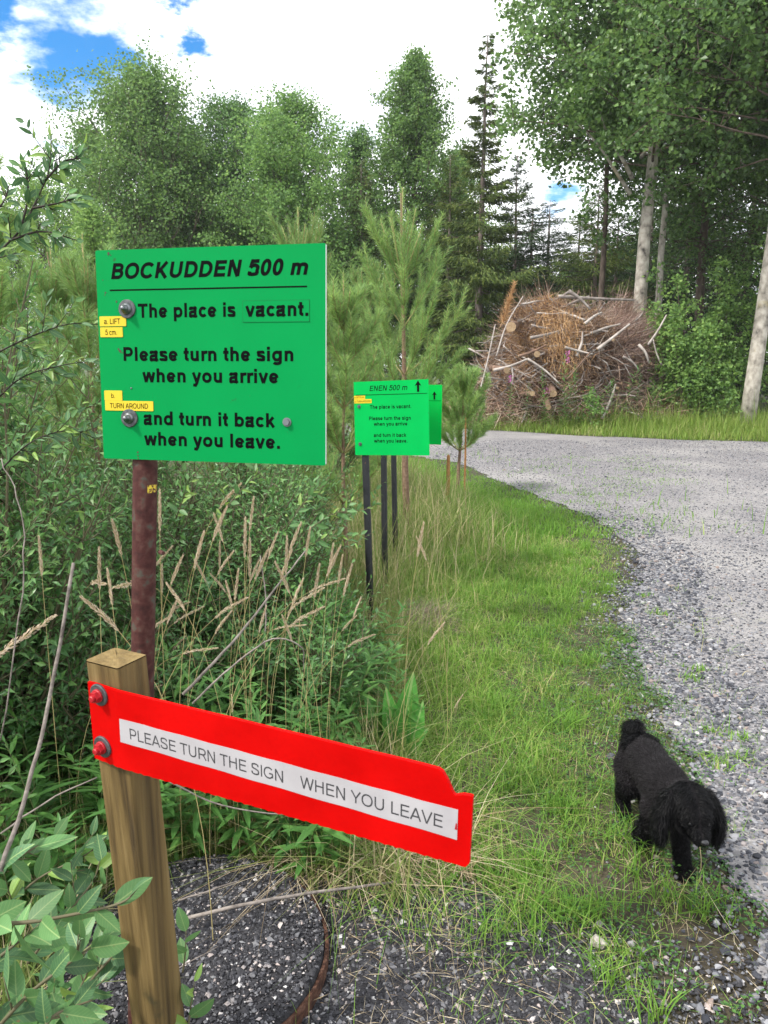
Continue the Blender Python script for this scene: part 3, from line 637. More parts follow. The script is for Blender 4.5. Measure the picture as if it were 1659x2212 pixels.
part('crumbs', g, M_DARK, root, kind='stuff')
g = Geo(); th = np.linspace(R(-100), R(62), 40); P0 = []
for t in th: P0.append(WELL + np.array([(RW + .016) * math.cos(t), (RW + .016) * math.sin(t), .036 + .02 * max(0, math.sin(t)) + .0012 * math.sin(t * 23)]))
P0 = np.array(P0); rr_ = nrm((P0 - WELL) * [1, 1, 0]); prof = [(-.004, .006), (.004, .007), (.006, -.004), (.005, -.032), (-.006, -.032)]
V = np.concatenate([P0 + rr_ * a_ + np.array([0, 0, b_]) for a_, b_ in prof]); n = len(P0)
g.add(V, None, [(k_ * n + q, k_ * n + q + 1, ((k_ + 1) % 5) * n + q + 1, ((k_ + 1) % 5) * n + q) for k_ in range(5) for q in range(n - 1)])
part('iron_ring', g, M_RING, root)

M_STICK = mat('grey_stick', [(.3, (.10, .085, .075)), (.6, (.22, .19, .17)), (.8, (.30, .27, .24))], rand=False, nscale=40, rough=.85, bump=.5, bscale=90)
def stick(uvs, Y0, Y1, r0, r1, label, z=None, name='stick', m=None, group='dry sticks in the weeds'):
    k = len(uvs); P_ = []
    for i_, (u, v) in enumerate(uvs):
        P_.append(gr(u, v, z[i_]) if z else at(u, v, Y0 + (Y1 - Y0) * i_ / (k - 1)))
    P_ = np.array(cat([tuple(p) for p in P_], 5)); P_[:, :2] += rng.normal(0, .0012, (len(P_), 2))
    g = Geo(); g.add(*tube(P_, np.linspace(r0, r1, len(P_)), 7)); b = P_[0]
    return ob(name, g.mesh(name, m or M_STICK, True, off=b), None, label, 'stick', group, None, b)
stick([(380, 1990), (520, 1955), (700, 1925), (860, 1905)], 0, 0, .0052, .0036, 'long grey dry stick lying across the asphalt mound to the right', z=[.12, .15, .12, .05])
stick([(385, 1945), (440, 1928), (510, 1905)], 0, 0, .0026, .0020, 'short grey stick lying on the back of the asphalt mound', z=[.14, .15, .16])
stick([(370, 2100), (470, 2045)], 0, 0, .0016, .001, 'thin dark twig lying on the middle of the asphalt mound', z=[.10, .11])
stick([(2, 1880), (60, 1700), (110, 1500), (160, 1216)], 1.15, 1.35, .0042, .0030, 'bare brown broken stick standing upright left of the wooden post')
stick([(0, 990), (45, 1100), (48, 1280), (0, 1600)], 1.25, 1.15, .0009, .0013, 'thin bare dark twig arching at the left border of the picture')
stick([(395, 1500), (500, 1390), (580, 1290), (660, 1190)], 2.0, 2.3, .0048, .0022, 'long bare grey branch rising diagonally behind the red arm')
stick([(415, 1520), (500, 1440), (590, 1380), (650, 1400), (655, 1450)], 1.9, 2.0, .0030, .0014, 'thin grey branch arching over behind the red arm')
stick([(570, 1400), (575, 1300), (562, 1200)], 2.5, 2.6, .0028, .0022, 'pale dead stem standing among the seed heads')
stick([(350, 1680), (480, 1740), (640, 1760), (730, 1740)], 1.9, 2.0, .0026, .0014, 'dry twig under the red arm among the weeds')
stick([(0, 1800), (120, 1720), (210, 1680)], 1.3, 1.35, .0020, .0012, 'pale dry stalk left of the wooden post')
# stones and litter lying apart
s_ = gr(1293, 2033, .012); g = Geo(); V, T = rocks(np.array([[0, 0, 0.0]]), np.array([.024]), 1, .55); V[:, 0] *= 1.5
g.add(V, T); me = g.mesh('stone', mat('pale_driftwood', [(.3, (.22, .19, .16)), (.6, (.42, .39, .36)), (.8, (.5, .46, .40))], rand=False, nscale=60, rough=.85, bump=.8, bscale=60), False)
o = ob('stone', me, None, 'pale flattish stone lying in the grass below the dog', 'stone', None, None, s_); o.rotation_euler[2] = .35
#PART2
# ================================================================== trees
GREEN = lambda k, y=1.0: [(0, (.030 * k, .070 * k, .022 * k)), (.35, (.052 * k * y, .115 * k, .032 * k)), (.7, (.080 * k * y, .165 * k, .042 * k)), (1, (.13 * k * y, .23 * k, .06 * k))]
M_LEAF_A = mat('aspen_leaf', GREEN(1.3, 1.1), nscale=.9, rough=.42, transl=.38, spec=.5)
M_LEAF_B = mat('birch_leaf', GREEN(1.5, 1.12), nscale=.7, rough=.5, transl=.35, spec=.3)
M_LEAF_P = mat('pale_birch_leaf', GREEN(1.75, 1.12), nscale=.7, rough=.6, transl=.38, spec=.3)
M_LEAF_D = mat('dark_alder_leaf', GREEN(1.25, 1.0), nscale=.7, rough=.6, transl=.25, spec=.3)
M_LEAF_Y = mat('young_aspen_leaf', GREEN(1.9, 1.2), nscale=1.5, rough=.5, transl=.42, spec=.35)
M_BARK_A = mat('aspen_bark', [(.30, (.05, .045, .04)), (.40, (.22, .20, .17)), (.6, (.40, .37, .32)), (.8, (.52, .49, .43))], rand=False, nscale=7, rough=.85, bump=.5, bscale=14, stretch=(1, 1, .8), patch=(1.3, .60, .72, (.33, .27, .10)))
M_BARK_B = mat('grey_brown_bark', [(.3, (.05, .038, .03)), (.6, (.13, .10, .08)), (.8, (.2, .165, .14))], rand=False, nscale=11, rough=.9, bump=.5, bscale=20, stretch=(1, 1, .3))
M_BARK_S = mat('spruce_bark', [(.3, (.09, .07, .06)), (.6, (.22, .18, .16)), (.8, (.32, .28, .25))], rand=False, nscale=12, rough=.9, bump=.5, bscale=25, stretch=(1, 1, .4))
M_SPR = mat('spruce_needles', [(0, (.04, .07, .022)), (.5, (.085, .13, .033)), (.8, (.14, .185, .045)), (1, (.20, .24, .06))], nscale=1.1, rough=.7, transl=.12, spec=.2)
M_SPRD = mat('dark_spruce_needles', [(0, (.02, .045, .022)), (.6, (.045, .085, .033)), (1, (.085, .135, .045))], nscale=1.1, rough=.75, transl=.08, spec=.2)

def decid(name, label, loc, H, cb, rad, nb, nleaf, ls, tr, leafm, barkm, seed, group=None, lean=(0, 0), shape='egg', limbs=(), sub=6, clump=.035, cat_='tree', droop=.06, stems=1, det=0, up=.80):
    global rng
    keep = rng; rng = np.random.default_rng(seed)
    root = thing(name, label, cat_, loc, group)
    gt, gb = Geo(), Geo(); tips = []
    for st in range(stems):
        a0 = rng.uniform(0, 6.28); sp = 0 if stems == 1 else rad * .5
        ts = np.linspace(0, 1, 14); wob = rng.normal(0, .004 * H, (14, 2)).cumsum(0) * .5; wob[0] = 0
        Hs = H * (1 if st == 0 else rng.uniform(.65, .95))
        P_ = np.stack([lean[0] * ts * Hs + math.cos(a0) * sp * ts + wob[:, 0], lean[1] * ts * Hs + math.sin(a0) * sp * ts + wob[:, 1], ts * Hs - .05], 1)
        gt.add(*tube(P_, tr * (1 - ts * .86) ** .9 / (1 if st == 0 else 1.5), 10 if tr > .08 else 6))
        for b_ in range(nb // stems):
            t = cb + (1 - cb) * ((b_ + rng.random() * .8) / (nb // stems)) * .98
            q = (t - cb) / (1 - cb)
            pr = {'egg': math.sin(math.pi * min(1, .18 + q * .82) ** .85) ** .75 if q < .98 else .15, 'cone': (1 - q) ** .75 + .08, 'tall': (.55 + .45 * math.sin(math.pi * q)) * (1 - q * .65)}[shape]
            L_ = rad * max(pr, .08) * rng.uniform(.7, 1.15); az = b_ * 2.4 + rng.normal(0, .4)
            el = up + q * .5 + rng.normal(0, .12)
            o = np.array([np.interp(t, ts, P_[:, k]) for k in range(3)])
            d = np.array([math.cos(az) * math.cos(el), math.sin(az) * math.cos(el), math.sin(el)])
            s_ = np.linspace(0, 1, 6)[:, None]; B_ = o + d * L_ * s_ + np.array([0, 0, -droop * L_]) * s_ ** 2 + rng.normal(0, .02 * L_, (6, 3)) * s_
            r0 = tr * (1 - t * .8) * .26
            gb.add(*tube(B_, np.linspace(r0, r0 * .15 + .002, 6), 4, False))
            for k in range(sub):
                sq = rng.uniform(.25, 1.0); o2 = np.array([np.interp(sq, s_[:, 0], B_[:, c]) for c in range(3)])
                d2 = nrm(d * .6 + rng.normal(0, .6, 3) + [0, 0, .15]); L2 = L_ * rng.uniform(.18, .42) * (1.2 - sq * .5) + ls * 2
                C_ = np.array([o2, o2 + d2 * L2 * .5, o2 + d2 * L2 + [0, 0, -droop * L2 * .6]])
                if L2 > .25: gb.add(*tube(C_, [r0 * .3 + .001, r0 * .2 + .001, .001], 3, False))
                tips.append((C_[0], C_[2], L2))
    for P_, rr in limbs:
        P_ = np.array(cat(P_, 5)); lg = Geo(); lg.add(*tube(P_, np.linspace(rr, rr * .2, len(P_)), 6, False)); lb = ob('branch', lg.mesh('branch', barkm, True), root)
        for k in range(9):
            i_ = rng.integers(len(P_) // 2, len(P_)); d2 = nrm(rng.normal(0, 1, 3) + [0, 0, .6]); tips.append((P_[i_], P_[i_] + d2 * rad * .22, rad * .22))
    ob('trunk', gt.mesh('trunk', barkm, True), root)
    if gb.V: ob('branchwork', gb.mesh('branchwork', M_BARK_B, True), root, kind='stuff')
    A = np.array([t[0] for t in tips]); B = np.array([t[1] for t in tips]); Ls = np.array([t[2] for t in tips])
    wgt = Ls / Ls.sum(); idx = rng.choice(len(tips), nleaf, p=wgt); s_ = rng.beta(2.2, 1.2, nleaf)[:, None]
    pos = A[idx] + (B[idx] - A[idx]) * s_ + rng.normal(0, 1, (nleaf, 3)) * (clump * rad + .35 * ls) * np.array([1, 1, .8])
    ax = nrm(rng.normal(size=(nleaf, 3)) * [1, 1, .7] + [0, 0, -.25]); nm = rdir(nleaf, .7)
    sz = ls * rng.uniform(.65, 1.25, nleaf)
    V, T = leaves(pos, ax, nm, sz, sz * .85, .12, .05, det)
    ob('crown', mk('crown', V, T, None, leafm), root, kind='stuff')
    rng = keep
    return root

def spruce(name, label, loc, H, rad, seed, needm, n=9000, cb=.1, group=None, sparse=1.0, tr=.13, size=.16, dead=0, prof=None, bare=0.0):
    global rng
    keep = rng; rng = np.random.default_rng(seed)
    root = thing(name, label, 'tree', loc, group)
    g = Geo(); ts = np.linspace(0, 1, 12); P_ = np.stack([np.cumsum(rng.normal(0, .003 * H, 12)) * .5, np.zeros(12), ts * H - .05], 1)
    g.add(*tube(P_, tr * (1 - ts * .93), 10)); ob('trunk', g.mesh('trunk', M_BARK_S, True), root)
    gb = Geo(); pos, ax, sz = [], [], []; z_ = cb * H
    br = []
    while z_ < H * .985:
        q = z_ / H
        for k in range(int(rng.integers(4, 7))):
            if rng.random() > sparse: continue
            az = rng.uniform(0, 6.28); L_ = rad * ((1 - q) ** .8 + .03) * rng.uniform(.6, 1.2)
            if prof: L_ = rad * prof(q) * rng.uniform(.55, 1.2)
            br.append((z_ + rng.normal(0, .08), az, L_, q))
        z_ += H * .024 * (1.15 - q * .6)
    tot = sum(b[2] for b in br)
    for z_, az, L_, q in br:
        s_ = np.linspace(0, 1, 7)[:, None]; dx = np.array([math.cos(az), math.sin(az), 0]); drop = (.42 * (1 - q) + .05)
        B_ = np.array([np.interp(z_ / H, ts, P_[:, 0]), 0, z_]) + dx * L_ * s_ + np.array([0, 0, 1.]) * L_ * (-drop * s_ + .30 * s_ ** 2.2)
        gb.add(*tube(B_, np.linspace(.022 * (1.2 - q), .004, 7), 4, False))
        m_ = max(4, int(n * L_ / tot)); t = rng.beta(1.6, 1.1, m_) * (1 - bare) + bare
        p = np.stack([np.interp(t, s_[:, 0], B_[:, c]) for c in range(3)], 1)
        side = np.cross(dx, [0, 0, 1.]); off = rng.normal(0, .30, m_) * L_ * (.25 + t * .4) * (1.05 - t * .6)
        p = p + side * off[:, None] + np.stack([np.zeros(m_), np.zeros(m_), -np.abs(rng.normal(0, .10, m_)) * (1.3 - q)], 1)
        a = nrm(dx * rng.uniform(.3, 1, (m_, 1)) + side * np.sign(off)[:, None] * rng.uniform(0, .8, (m_, 1)) + np.array([0, 0, -1.]) * rng.uniform(.1, 1.2, (m_, 1)) * (1.1 - q * .8))
        pos.append(p); ax.append(a); sz.append(np.full(m_, size) * rng.uniform(.6, 1.3, m_) * (.65 + .5 * (1 - q)))
    for k in range(dead):
        z_ = rng.uniform(.06, .42) * H; az = rng.uniform(0, 6.28); L_ = rng.uniform(.4, 1.1); dx = np.array([math.cos(az), math.sin(az), -.15])
        P2 = np.array([P_[0] * [1, 1, 0] + [0, 0, z_], [0, 0, z_] + dx * L_ * .5 + [0, 0, .03], [0, 0, z_] + dx * L_ + [0, 0, -.1]]); lg = Geo(); lg.add(*tube(P2, [.018, .012, .004], 5)); ob('dead_branch', lg.mesh('dead_branch', M_BARK_S, True), root)
    ob('branchwork', gb.mesh('branchwork', M_BARK_B, True), root, kind='stuff')
    pos, ax, sz = np.concatenate(pos), np.concatenate(ax), np.concatenate(sz)
    V, T = leaves(pos, ax, rdir(len(pos), .3), sz, sz * .26, .25, .1, 0)
    ob('crown', mk('crown', V, T, None, needm), root, kind='stuff')
    rng = keep
    return root
def gx(u, Y): return float(at(u, 783, Y)[0])
def hz(v, Y): return float(at(829.5, v, Y)[2])

# --- the row of broadleaved trees beyond the bushes
t1 = decid('birch_tree', 'broad rounded leafy tree, tallest at the left of the back row', (gx(345, 30), 30, 0), hz(190, 30), .05, 5.2, 180, 76000, .105, .16, M_LEAF_B, M_BARK_B, 11, sub=7)
decid('birch_tree', 'lower pale leafy tree at the left shoulder of the broad rounded tree', (gx(228, 33), 33, 0), hz(290, 33), .08, 3.0, 80, 24000, .092, .10, M_LEAF_P, M_BARK_B, 12)
t2_ = decid('alder_tree', 'slender dark leafy tree with open airy top right of the broad rounded tree', (gx(520, 32), 32, 0), hz(232, 32), .08, 4.2, 150, 42000, .10, .13, M_LEAF_D, M_BARK_B, 13, shape='egg', clump=.04, up=.6)
decid('alder_tree', 'dark leafy tree filling behind the top edge of the large sign', (gx(440, 35), 35, 0), hz(300, 35), .06, 3.6, 100, 32000, .10, .12, M_LEAF_D, M_BARK_B, 14)
t4 = decid('birch_tree', 'pale grey-green birch with thin top behind the small pine shoot', (gx(640, 30), 30, 0), hz(222, 30), .10, 3.9, 130, 32000, .10, .10, M_LEAF_P, M_BARK_A, 15, shape='egg', clump=.04, up=.6)
decid('birch_tree', 'pale airy birch with white stems leaning right in mid row', (gx(690, 28), 28, 0), hz(262, 28), .10, 3.3, 110, 28000, .10, .09, M_LEAF_P, M_BARK_A, 16, shape='egg', clump=.04, up=.6, stems=2)
t6 = decid('aspen_tree', 'tall grey-green leafy tree left of the lone spruce', (gx(890, 31), 31, 0), hz(125, 31), .08, 3.3, 150, 54000, .105, .15, M_LEAF_B, M_BARK_B, 17, shape='egg')
decid('alder_tree', 'dark bushy tree between the pale birches and the tall grey-green tree', (gx(775, 34), 34, 0), hz(290, 34), .06, 3.0, 100, 28000, .10, .12, M_LEAF_D, M_BARK_B, 18)
decid('birch_tree', 'leafy tree with light foliage rising right behind the tall grey-green tree', (gx(985, 36), 36, 0), hz(330, 36), .06, 3.2, 90, 26000, .10, .12, M_LEAF_B, M_BARK_B, 19)
decid('birch_tree', 'yellow-green young birch behind the willow at the left', (gx(110, 16), 16, 0), hz(410, 16), .1, 2.0, 70, 20000, .05, .05, M_LEAF_Y, M_BARK_B, 20)
decid('birch_tree', 'small yellow-green birch left of the sign behind the pines', (gx(215, 14), 14, 0), hz(450, 14), .1, 1.2, 60, 12000, .05, .04, M_LEAF_Y, M_BARK_B, 21)

# --- spruces
spruce('spruce_tree', 'tall thin spruce with narrow tip and bare grey lower trunk', (gx(1032, 27), 27, 0), hz(58, 27), 2.7, 31, M_SPR, 23000, cb=.20, tr=.17, size=.19, dead=9, sparse=.85,
       prof=lambda q: .80 * max(0, .62 - q) ** .5 + .46 * (1 - q) ** .8 + .05)
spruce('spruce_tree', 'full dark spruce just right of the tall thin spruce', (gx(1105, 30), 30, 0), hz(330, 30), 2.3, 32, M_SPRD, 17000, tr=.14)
spruce('spruce_tree', 'yellow-green hanging spruce left of the tall thin spruce', (gx(965, 29), 29, 0), hz(330, 29), 2.2, 33, M_SPR, 16000, tr=.12)
spruce('spruce_tree', 'spruce with light drooping boughs behind the young pine', (gx(780, 29), 29, 0), hz(345, 29), 2.1, 34, M_SPR, 14000, tr=.12)
sd = spruce('spruce_tree', 'green spruce behind the top of the brush pile', (gx(1275, 27), 27, 0), hz(395, 27), 3.0, 35, M_SPR, 20000, tr=.14)
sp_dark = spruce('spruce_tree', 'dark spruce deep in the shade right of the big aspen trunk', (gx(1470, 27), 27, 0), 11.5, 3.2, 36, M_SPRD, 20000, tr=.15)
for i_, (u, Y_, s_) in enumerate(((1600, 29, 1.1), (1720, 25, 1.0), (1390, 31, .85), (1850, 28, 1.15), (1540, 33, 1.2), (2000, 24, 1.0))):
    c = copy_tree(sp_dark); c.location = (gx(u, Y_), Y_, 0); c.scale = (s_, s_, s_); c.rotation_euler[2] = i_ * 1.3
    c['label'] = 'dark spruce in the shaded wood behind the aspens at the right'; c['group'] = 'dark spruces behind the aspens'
for i_, (u, Y_, s_) in enumerate(((60, 42, .8), (560, 44, .85), (1080, 42, .62), (-250, 40, .9), (330, 47, .9), (960, 44, .7), (1240, 46, .62), (1180, 40, .50), (1330, 38, .6), (1430, 36, .7), (-60, 44, .6), (760, 46, .75))):
    c = copy_tree(t2_); c.location = (gx(u, Y_), Y_, 0); c.scale = (s_ * 1.5, s_ * 1.5, s_); c.rotation_euler[2] = i_ * 1.1
    c['label'] = 'distant dark broadleaved tree filling gaps behind the back row'; c['group'] = 'distant trees behind the back row'

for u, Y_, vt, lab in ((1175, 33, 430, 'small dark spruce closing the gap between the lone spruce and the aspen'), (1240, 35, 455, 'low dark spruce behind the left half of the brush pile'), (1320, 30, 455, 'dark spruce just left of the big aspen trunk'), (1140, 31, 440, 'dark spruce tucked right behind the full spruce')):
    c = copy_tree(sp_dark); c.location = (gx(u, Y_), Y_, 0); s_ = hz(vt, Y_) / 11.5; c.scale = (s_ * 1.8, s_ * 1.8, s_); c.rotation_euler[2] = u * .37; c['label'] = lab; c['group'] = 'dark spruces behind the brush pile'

# --- the aspens at the right
Ya = 19.5; bx = gx(1360, Ya)
def lp(pts): return [tuple(at(u, v, Ya - dy) - np.array([bx, Ya, 0])) for u, v, dy in pts]
big = decid('aspen_tree', 'big pale-barked aspen with forked limbs standing behind the brush pile', (bx, Ya, 0), 15.0, .40, 4.3, 120, 72000, .115, .185, M_LEAF_A, M_BARK_A, 41, lean=(.036, 0), shape='egg', sub=8, clump=.026, up=.25,
      limbs=[(lp([(1362, 420, 0), (1330, 370, .3), (1290, 310, .6), (1235, 255, .9)]), .055), (lp([(1366, 385, 0), (1345, 345, .2), (1310, 285, .5), (1290, 220, .8)]), .06), (lp([(1384, 340, 0), (1420, 290, -.2), (1450, 220, -.4)]), .05)])
decid('aspen_tree', 'thin aspen with lichen-stained stem just right of the big aspen', (gx(1414, 20.5), 20.5, 0), 14, .46, 2.4, 70, 20000, .09, .105, M_LEAF_A, M_BARK_A, 42, lean=(.012, 0), shape='egg')
decid('aspen_tree', 'pale-barked leaning aspen at the right border by the verge', (gx(1624, 16.9), 16.9, 0), 14, .40, 4.0, 110, 46000, .11, .175, M_LEAF_A, M_BARK_A, 43, lean=(.030, 0), sub=8, up=.2)
decid('aspen_tree', 'leafy aspen in the gap between the two pale trunks', (gx(1500, 22), 22, 0), 15, .30, 4.0, 100, 40000, .115, .14, M_LEAF_A, M_BARK_B, 44, sub=8, up=.2)
decid('aspen_tree', 'dense leafy aspen behind the right border tree', (gx(1700, 21), 21, 0), 14, .2, 4.0, 100, 38000, .09, .14, M_LEAF_A, M_BARK_B, 45, sub=8, up=.2)
decid('aspen_tree', 'leafy tree overhanging left of the big aspen top', (gx(1290, 22.5), 22.5, 0), 14.5, .46, 3.0, 80, 24000, .11, .10, M_LEAF_A, M_BARK_B, 46, sub=7, up=.3)
# --- undergrowth at the right
for i_, (u, Y_, vt, rad_, nl, lab) in enumerate(((1425, 18.6, 560, .55, 2600, 'light green aspen shoots between the pile and the thin aspen'), (1490, 17.8, 600, .85, 5200, 'bushy bright green aspen scrub right of the brush pile'),
        (1560, 18.6, 560, .7, 4200, 'tall bright leafy shoots before the dark spruces'), (1690, 18.0, 480, 1.1, 6500, 'bright leafy scrub at the right border beside the leaning aspen'),
        (1465, 18.2, 730, .6, 2600, 'low leafy bush touching the right foot of the brush pile'), (1545, 17.4, 790, .6, 2400, 'low rounded green bush above the far verge'),
        (1740, 19.5, 380, 1.2, 7000, 'tall leafy bush cut by the right border'), (1400, 19.8, 640, .45, 1500, 'sparse shoots round the foot of the big aspen'))):
    decid('aspen_shrub', lab, (gx(u, Y_), Y_, 0), hz(vt, Y_), .06, rad_, 44, nl, .082, .022, M_LEAF_Y, M_BARK_B, 60 + i_, cat_='shrub', stems=4, sub=5, clump=.07, group='leafy scrub right of the brush pile')

# ================================================================== young pines
M_NEED = mat('pine_needle', [(0, (.09, .18, .06)), (.4, (.17, .29, .09)), (.8, (.27, .42, .115)), (1, (.40, .52, .16))], nscale=3, rough=.5, transl=.35, spec=.35)
M_NEEDY = mat('light_pine_needle', [(0, (.09, .18, .06)), (.4, (.15, .27, .08)), (.8, (.22, .35, .10)), (1, (.3, .42, .14))], nscale=3, rough=.5, transl=.3, spec=.35)
M_SHOOT = flat('pine_shoot', (.27, .24, .10), rough=.7); M_PBARK = mat('young_pine_bark', [(.3, (.11, .065, .04)), (.6, (.20, .13, .09)), (.8, (.28, .2, .15))], rand=False, nscale=50, rough=.85, bump=.4, bscale=90)
def pine(label, loc, H, rad, seed, cb=.2, dens=1.0, m=None, tr=.028, nlen=.062, lean=(0, 0), nw=.0036, wh=None):
    global rng
    keep = rng; rng = np.random.default_rng(seed)
    root = thing('young_pine', label, 'pine', loc, 'young pines behind the signs')
    ts = np.linspace(0, 1, 10); P_ = np.stack([lean[0] * ts * H + rng.normal(0, .006, 10), lean[1] * ts * H + rng.normal(0, .006, 10), ts * H - .04], 1)
    g = Geo(); g.add(*tube(P_, tr * (1 - ts * .85), 8)); ob('trunk', g.mesh('trunk', M_PBARK, True), root)
    gb = Geo(); shoots = []
    def ptat(z): return np.array([np.interp(z / H, ts, P_[:, 0]), np.interp(z / H, ts, P_[:, 1]), z])
    whorls = wh or [cb + (1 - cb) * q for q in (0, .22, .42, .60, .75)]
    for q in whorls:
        z_ = q * H; n = int(rng.integers(5, 8)); a0 = rng.uniform(0, 6.28)
        for k in range(n):
            az = a0 + k * 6.28 / n + rng.normal(0, .15); L_ = rad * (1.12 - q) ** .55 * rng.uniform(.75, 1.1); el = .25 + q * .85 + rng.normal(0, .08)
            s_ = np.linspace(0, 1, 7)[:, None]; d = np.array([math.cos(az) * math.cos(el), math.sin(az) * math.cos(el), math.sin(el)])
            B_ = ptat(z_) + d * L_ * s_ + np.array([0, 0, .28 * L_]) * s_ ** 2
            gb.add(*tube(B_, np.linspace(.008 * (1.3 - q), .003, 7), 5, False)); shoots.append((B_, .25, 1.0))
            for w_ in (.42, .70, 1.0):
                for m_ in range(int(rng.integers(2, 4)) if w_ < 1 else 3):
                    o = np.array([np.interp(w_, s_[:, 0], B_[:, c]) for c in range(3)]); d2 = nrm(d * .8 + rng.normal(0, .35, 3) + [0, 0, .75]); L2 = (L_ * .38 * (1.25 - w_ * .5) + .04) * rng.uniform(.7, 1.2)
                    C_ = np.array([o + d2 * L2 * t + np.array([0, 0, .2 * L2 * t * t]) for t in (0, .33, .66, 1)])
                    gb.add(*tube(C_, [.0036, .003, .0026, .002], 4, False)); shoots.append((C_, .0, 1.0))
    zt = whorls[-1] * H      # leader and its side candles
    for k in range(7):
        az = k * 1.05; L2 = (H - zt) * (1 if k == 0 else rng.uniform(.6, .8)); d2 = np.array([0, 0, 1.0]) if k == 0 else nrm(np.array([math.cos(az) * .36, math.sin(az) * .36, 1]))
        C_ = np.array([ptat(zt) + d2 * L2 * t for t in (0, .33, .66, 1)])
        gb.add(*tube(C_, [.006, .0055, .005, .0035], 6, True)); shoots.append((C_, .0, 1.0))
    shoots.append((P_[5:], .0, .6))
    ob('branchwork', gb.mesh('branchwork', M_SHOOT, True), root, kind='stuff')
    pos, ax = [], []
    for B_, s0, s1 in shoots:
        L_ = np.linalg.norm(np.diff(B_, axis=0), axis=1).sum(); n = max(8, int(L_ * 520 * dens)); t = rng.uniform(s0, s1, n) * (len(B_) - 1); i_ = np.minimum(t.astype(int), len(B_) - 2); fq = (t - i_)[:, None]
        p = B_[i_] * (1 - fq) + B_[i_ + 1] * fq; d = nrm(B_[i_ + 1] - B_[i_]); rd = nrm(np.cross(d, rng.normal(size=(n, 3)))); pos.append(p); ax.append(nrm(d * .75 + rd * rng.uniform(.45, 1.0, (n, 1))))
    pos, ax = np.concatenate(pos), np.concatenate(ax); n = len(pos); ln = nlen * rng.uniform(.7, 1.15, (n, 1)); sd_ = nrm(np.cross(ax, rng.normal(size=(n, 3)))) * nw / 2
    V = np.stack([pos - sd_, pos + sd_, pos + ax * ln], 1).reshape(-1, 3)
    ob('needles', mk('needles', V, np.arange(n * 3).reshape(-1, 3), None, m or M_NEED), root, kind='stuff')
    rng = keep; return root
pine('tall young pine with upright candles rising behind the ENEN sign', (gx(880, 6.6), 6.6, 0), hz(405, 6.6), .64, 71, .33, 1.2, lean=(-.02, 0), tr=.034, wh=[.33, .40, .48, .62, .74])
pine('slim bluish young pine between the large sign and the ENEN sign', (gx(742, 4.9), 4.9, 0), hz(588, 4.9), .36, 72, .30, 1.1, tr=.018)
pine('small young pine beside the gravel with cut stems at its foot', (gx(992, 8.9), 8.9, 0), hz(785, 8.9), .46, 73, .30, .9, lean=(.05, 0), nlen=.08, tr=.024, nw=.0055, wh=[.33, .50, .60, .72])
pine('young pine whose candle tips show over the top of the large sign', (gx(650, 7.2), 7.2, 0), hz(448, 7.2), .6, 74, .2, .8, m=M_NEEDY)
pine('bright young pine left of the large sign, nearest its edge', (gx(195, 4.6), 4.6, 0), hz(505, 4.6), .42, 75, .15, 1.0, m=M_NEEDY, tr=.02)
pine('bright young pine seen through the willow left of the large sign', (gx(125, 4.9), 4.9, 0), hz(530, 4.9), .42, 76, .15, 1.0, m=M_NEEDY, tr=.02)
pine('dark pine shoot entering at the left border against the sky', (gx(-22, 3.6), 3.6, 0), hz(300, 3.6), .34, 77, .4, 1.2, tr=.02)
pine('young pine hidden low behind the large sign', (gx(560, 5.4), 5.4, 0), hz(640, 5.4), .5, 79, .2, .7)
pine('young pine with pale tips between the slim pine and the tall pine', (gx(795, 7.8), 7.8, 0), hz(560, 7.8), .55, 80, .2, .8, m=M_NEEDY)

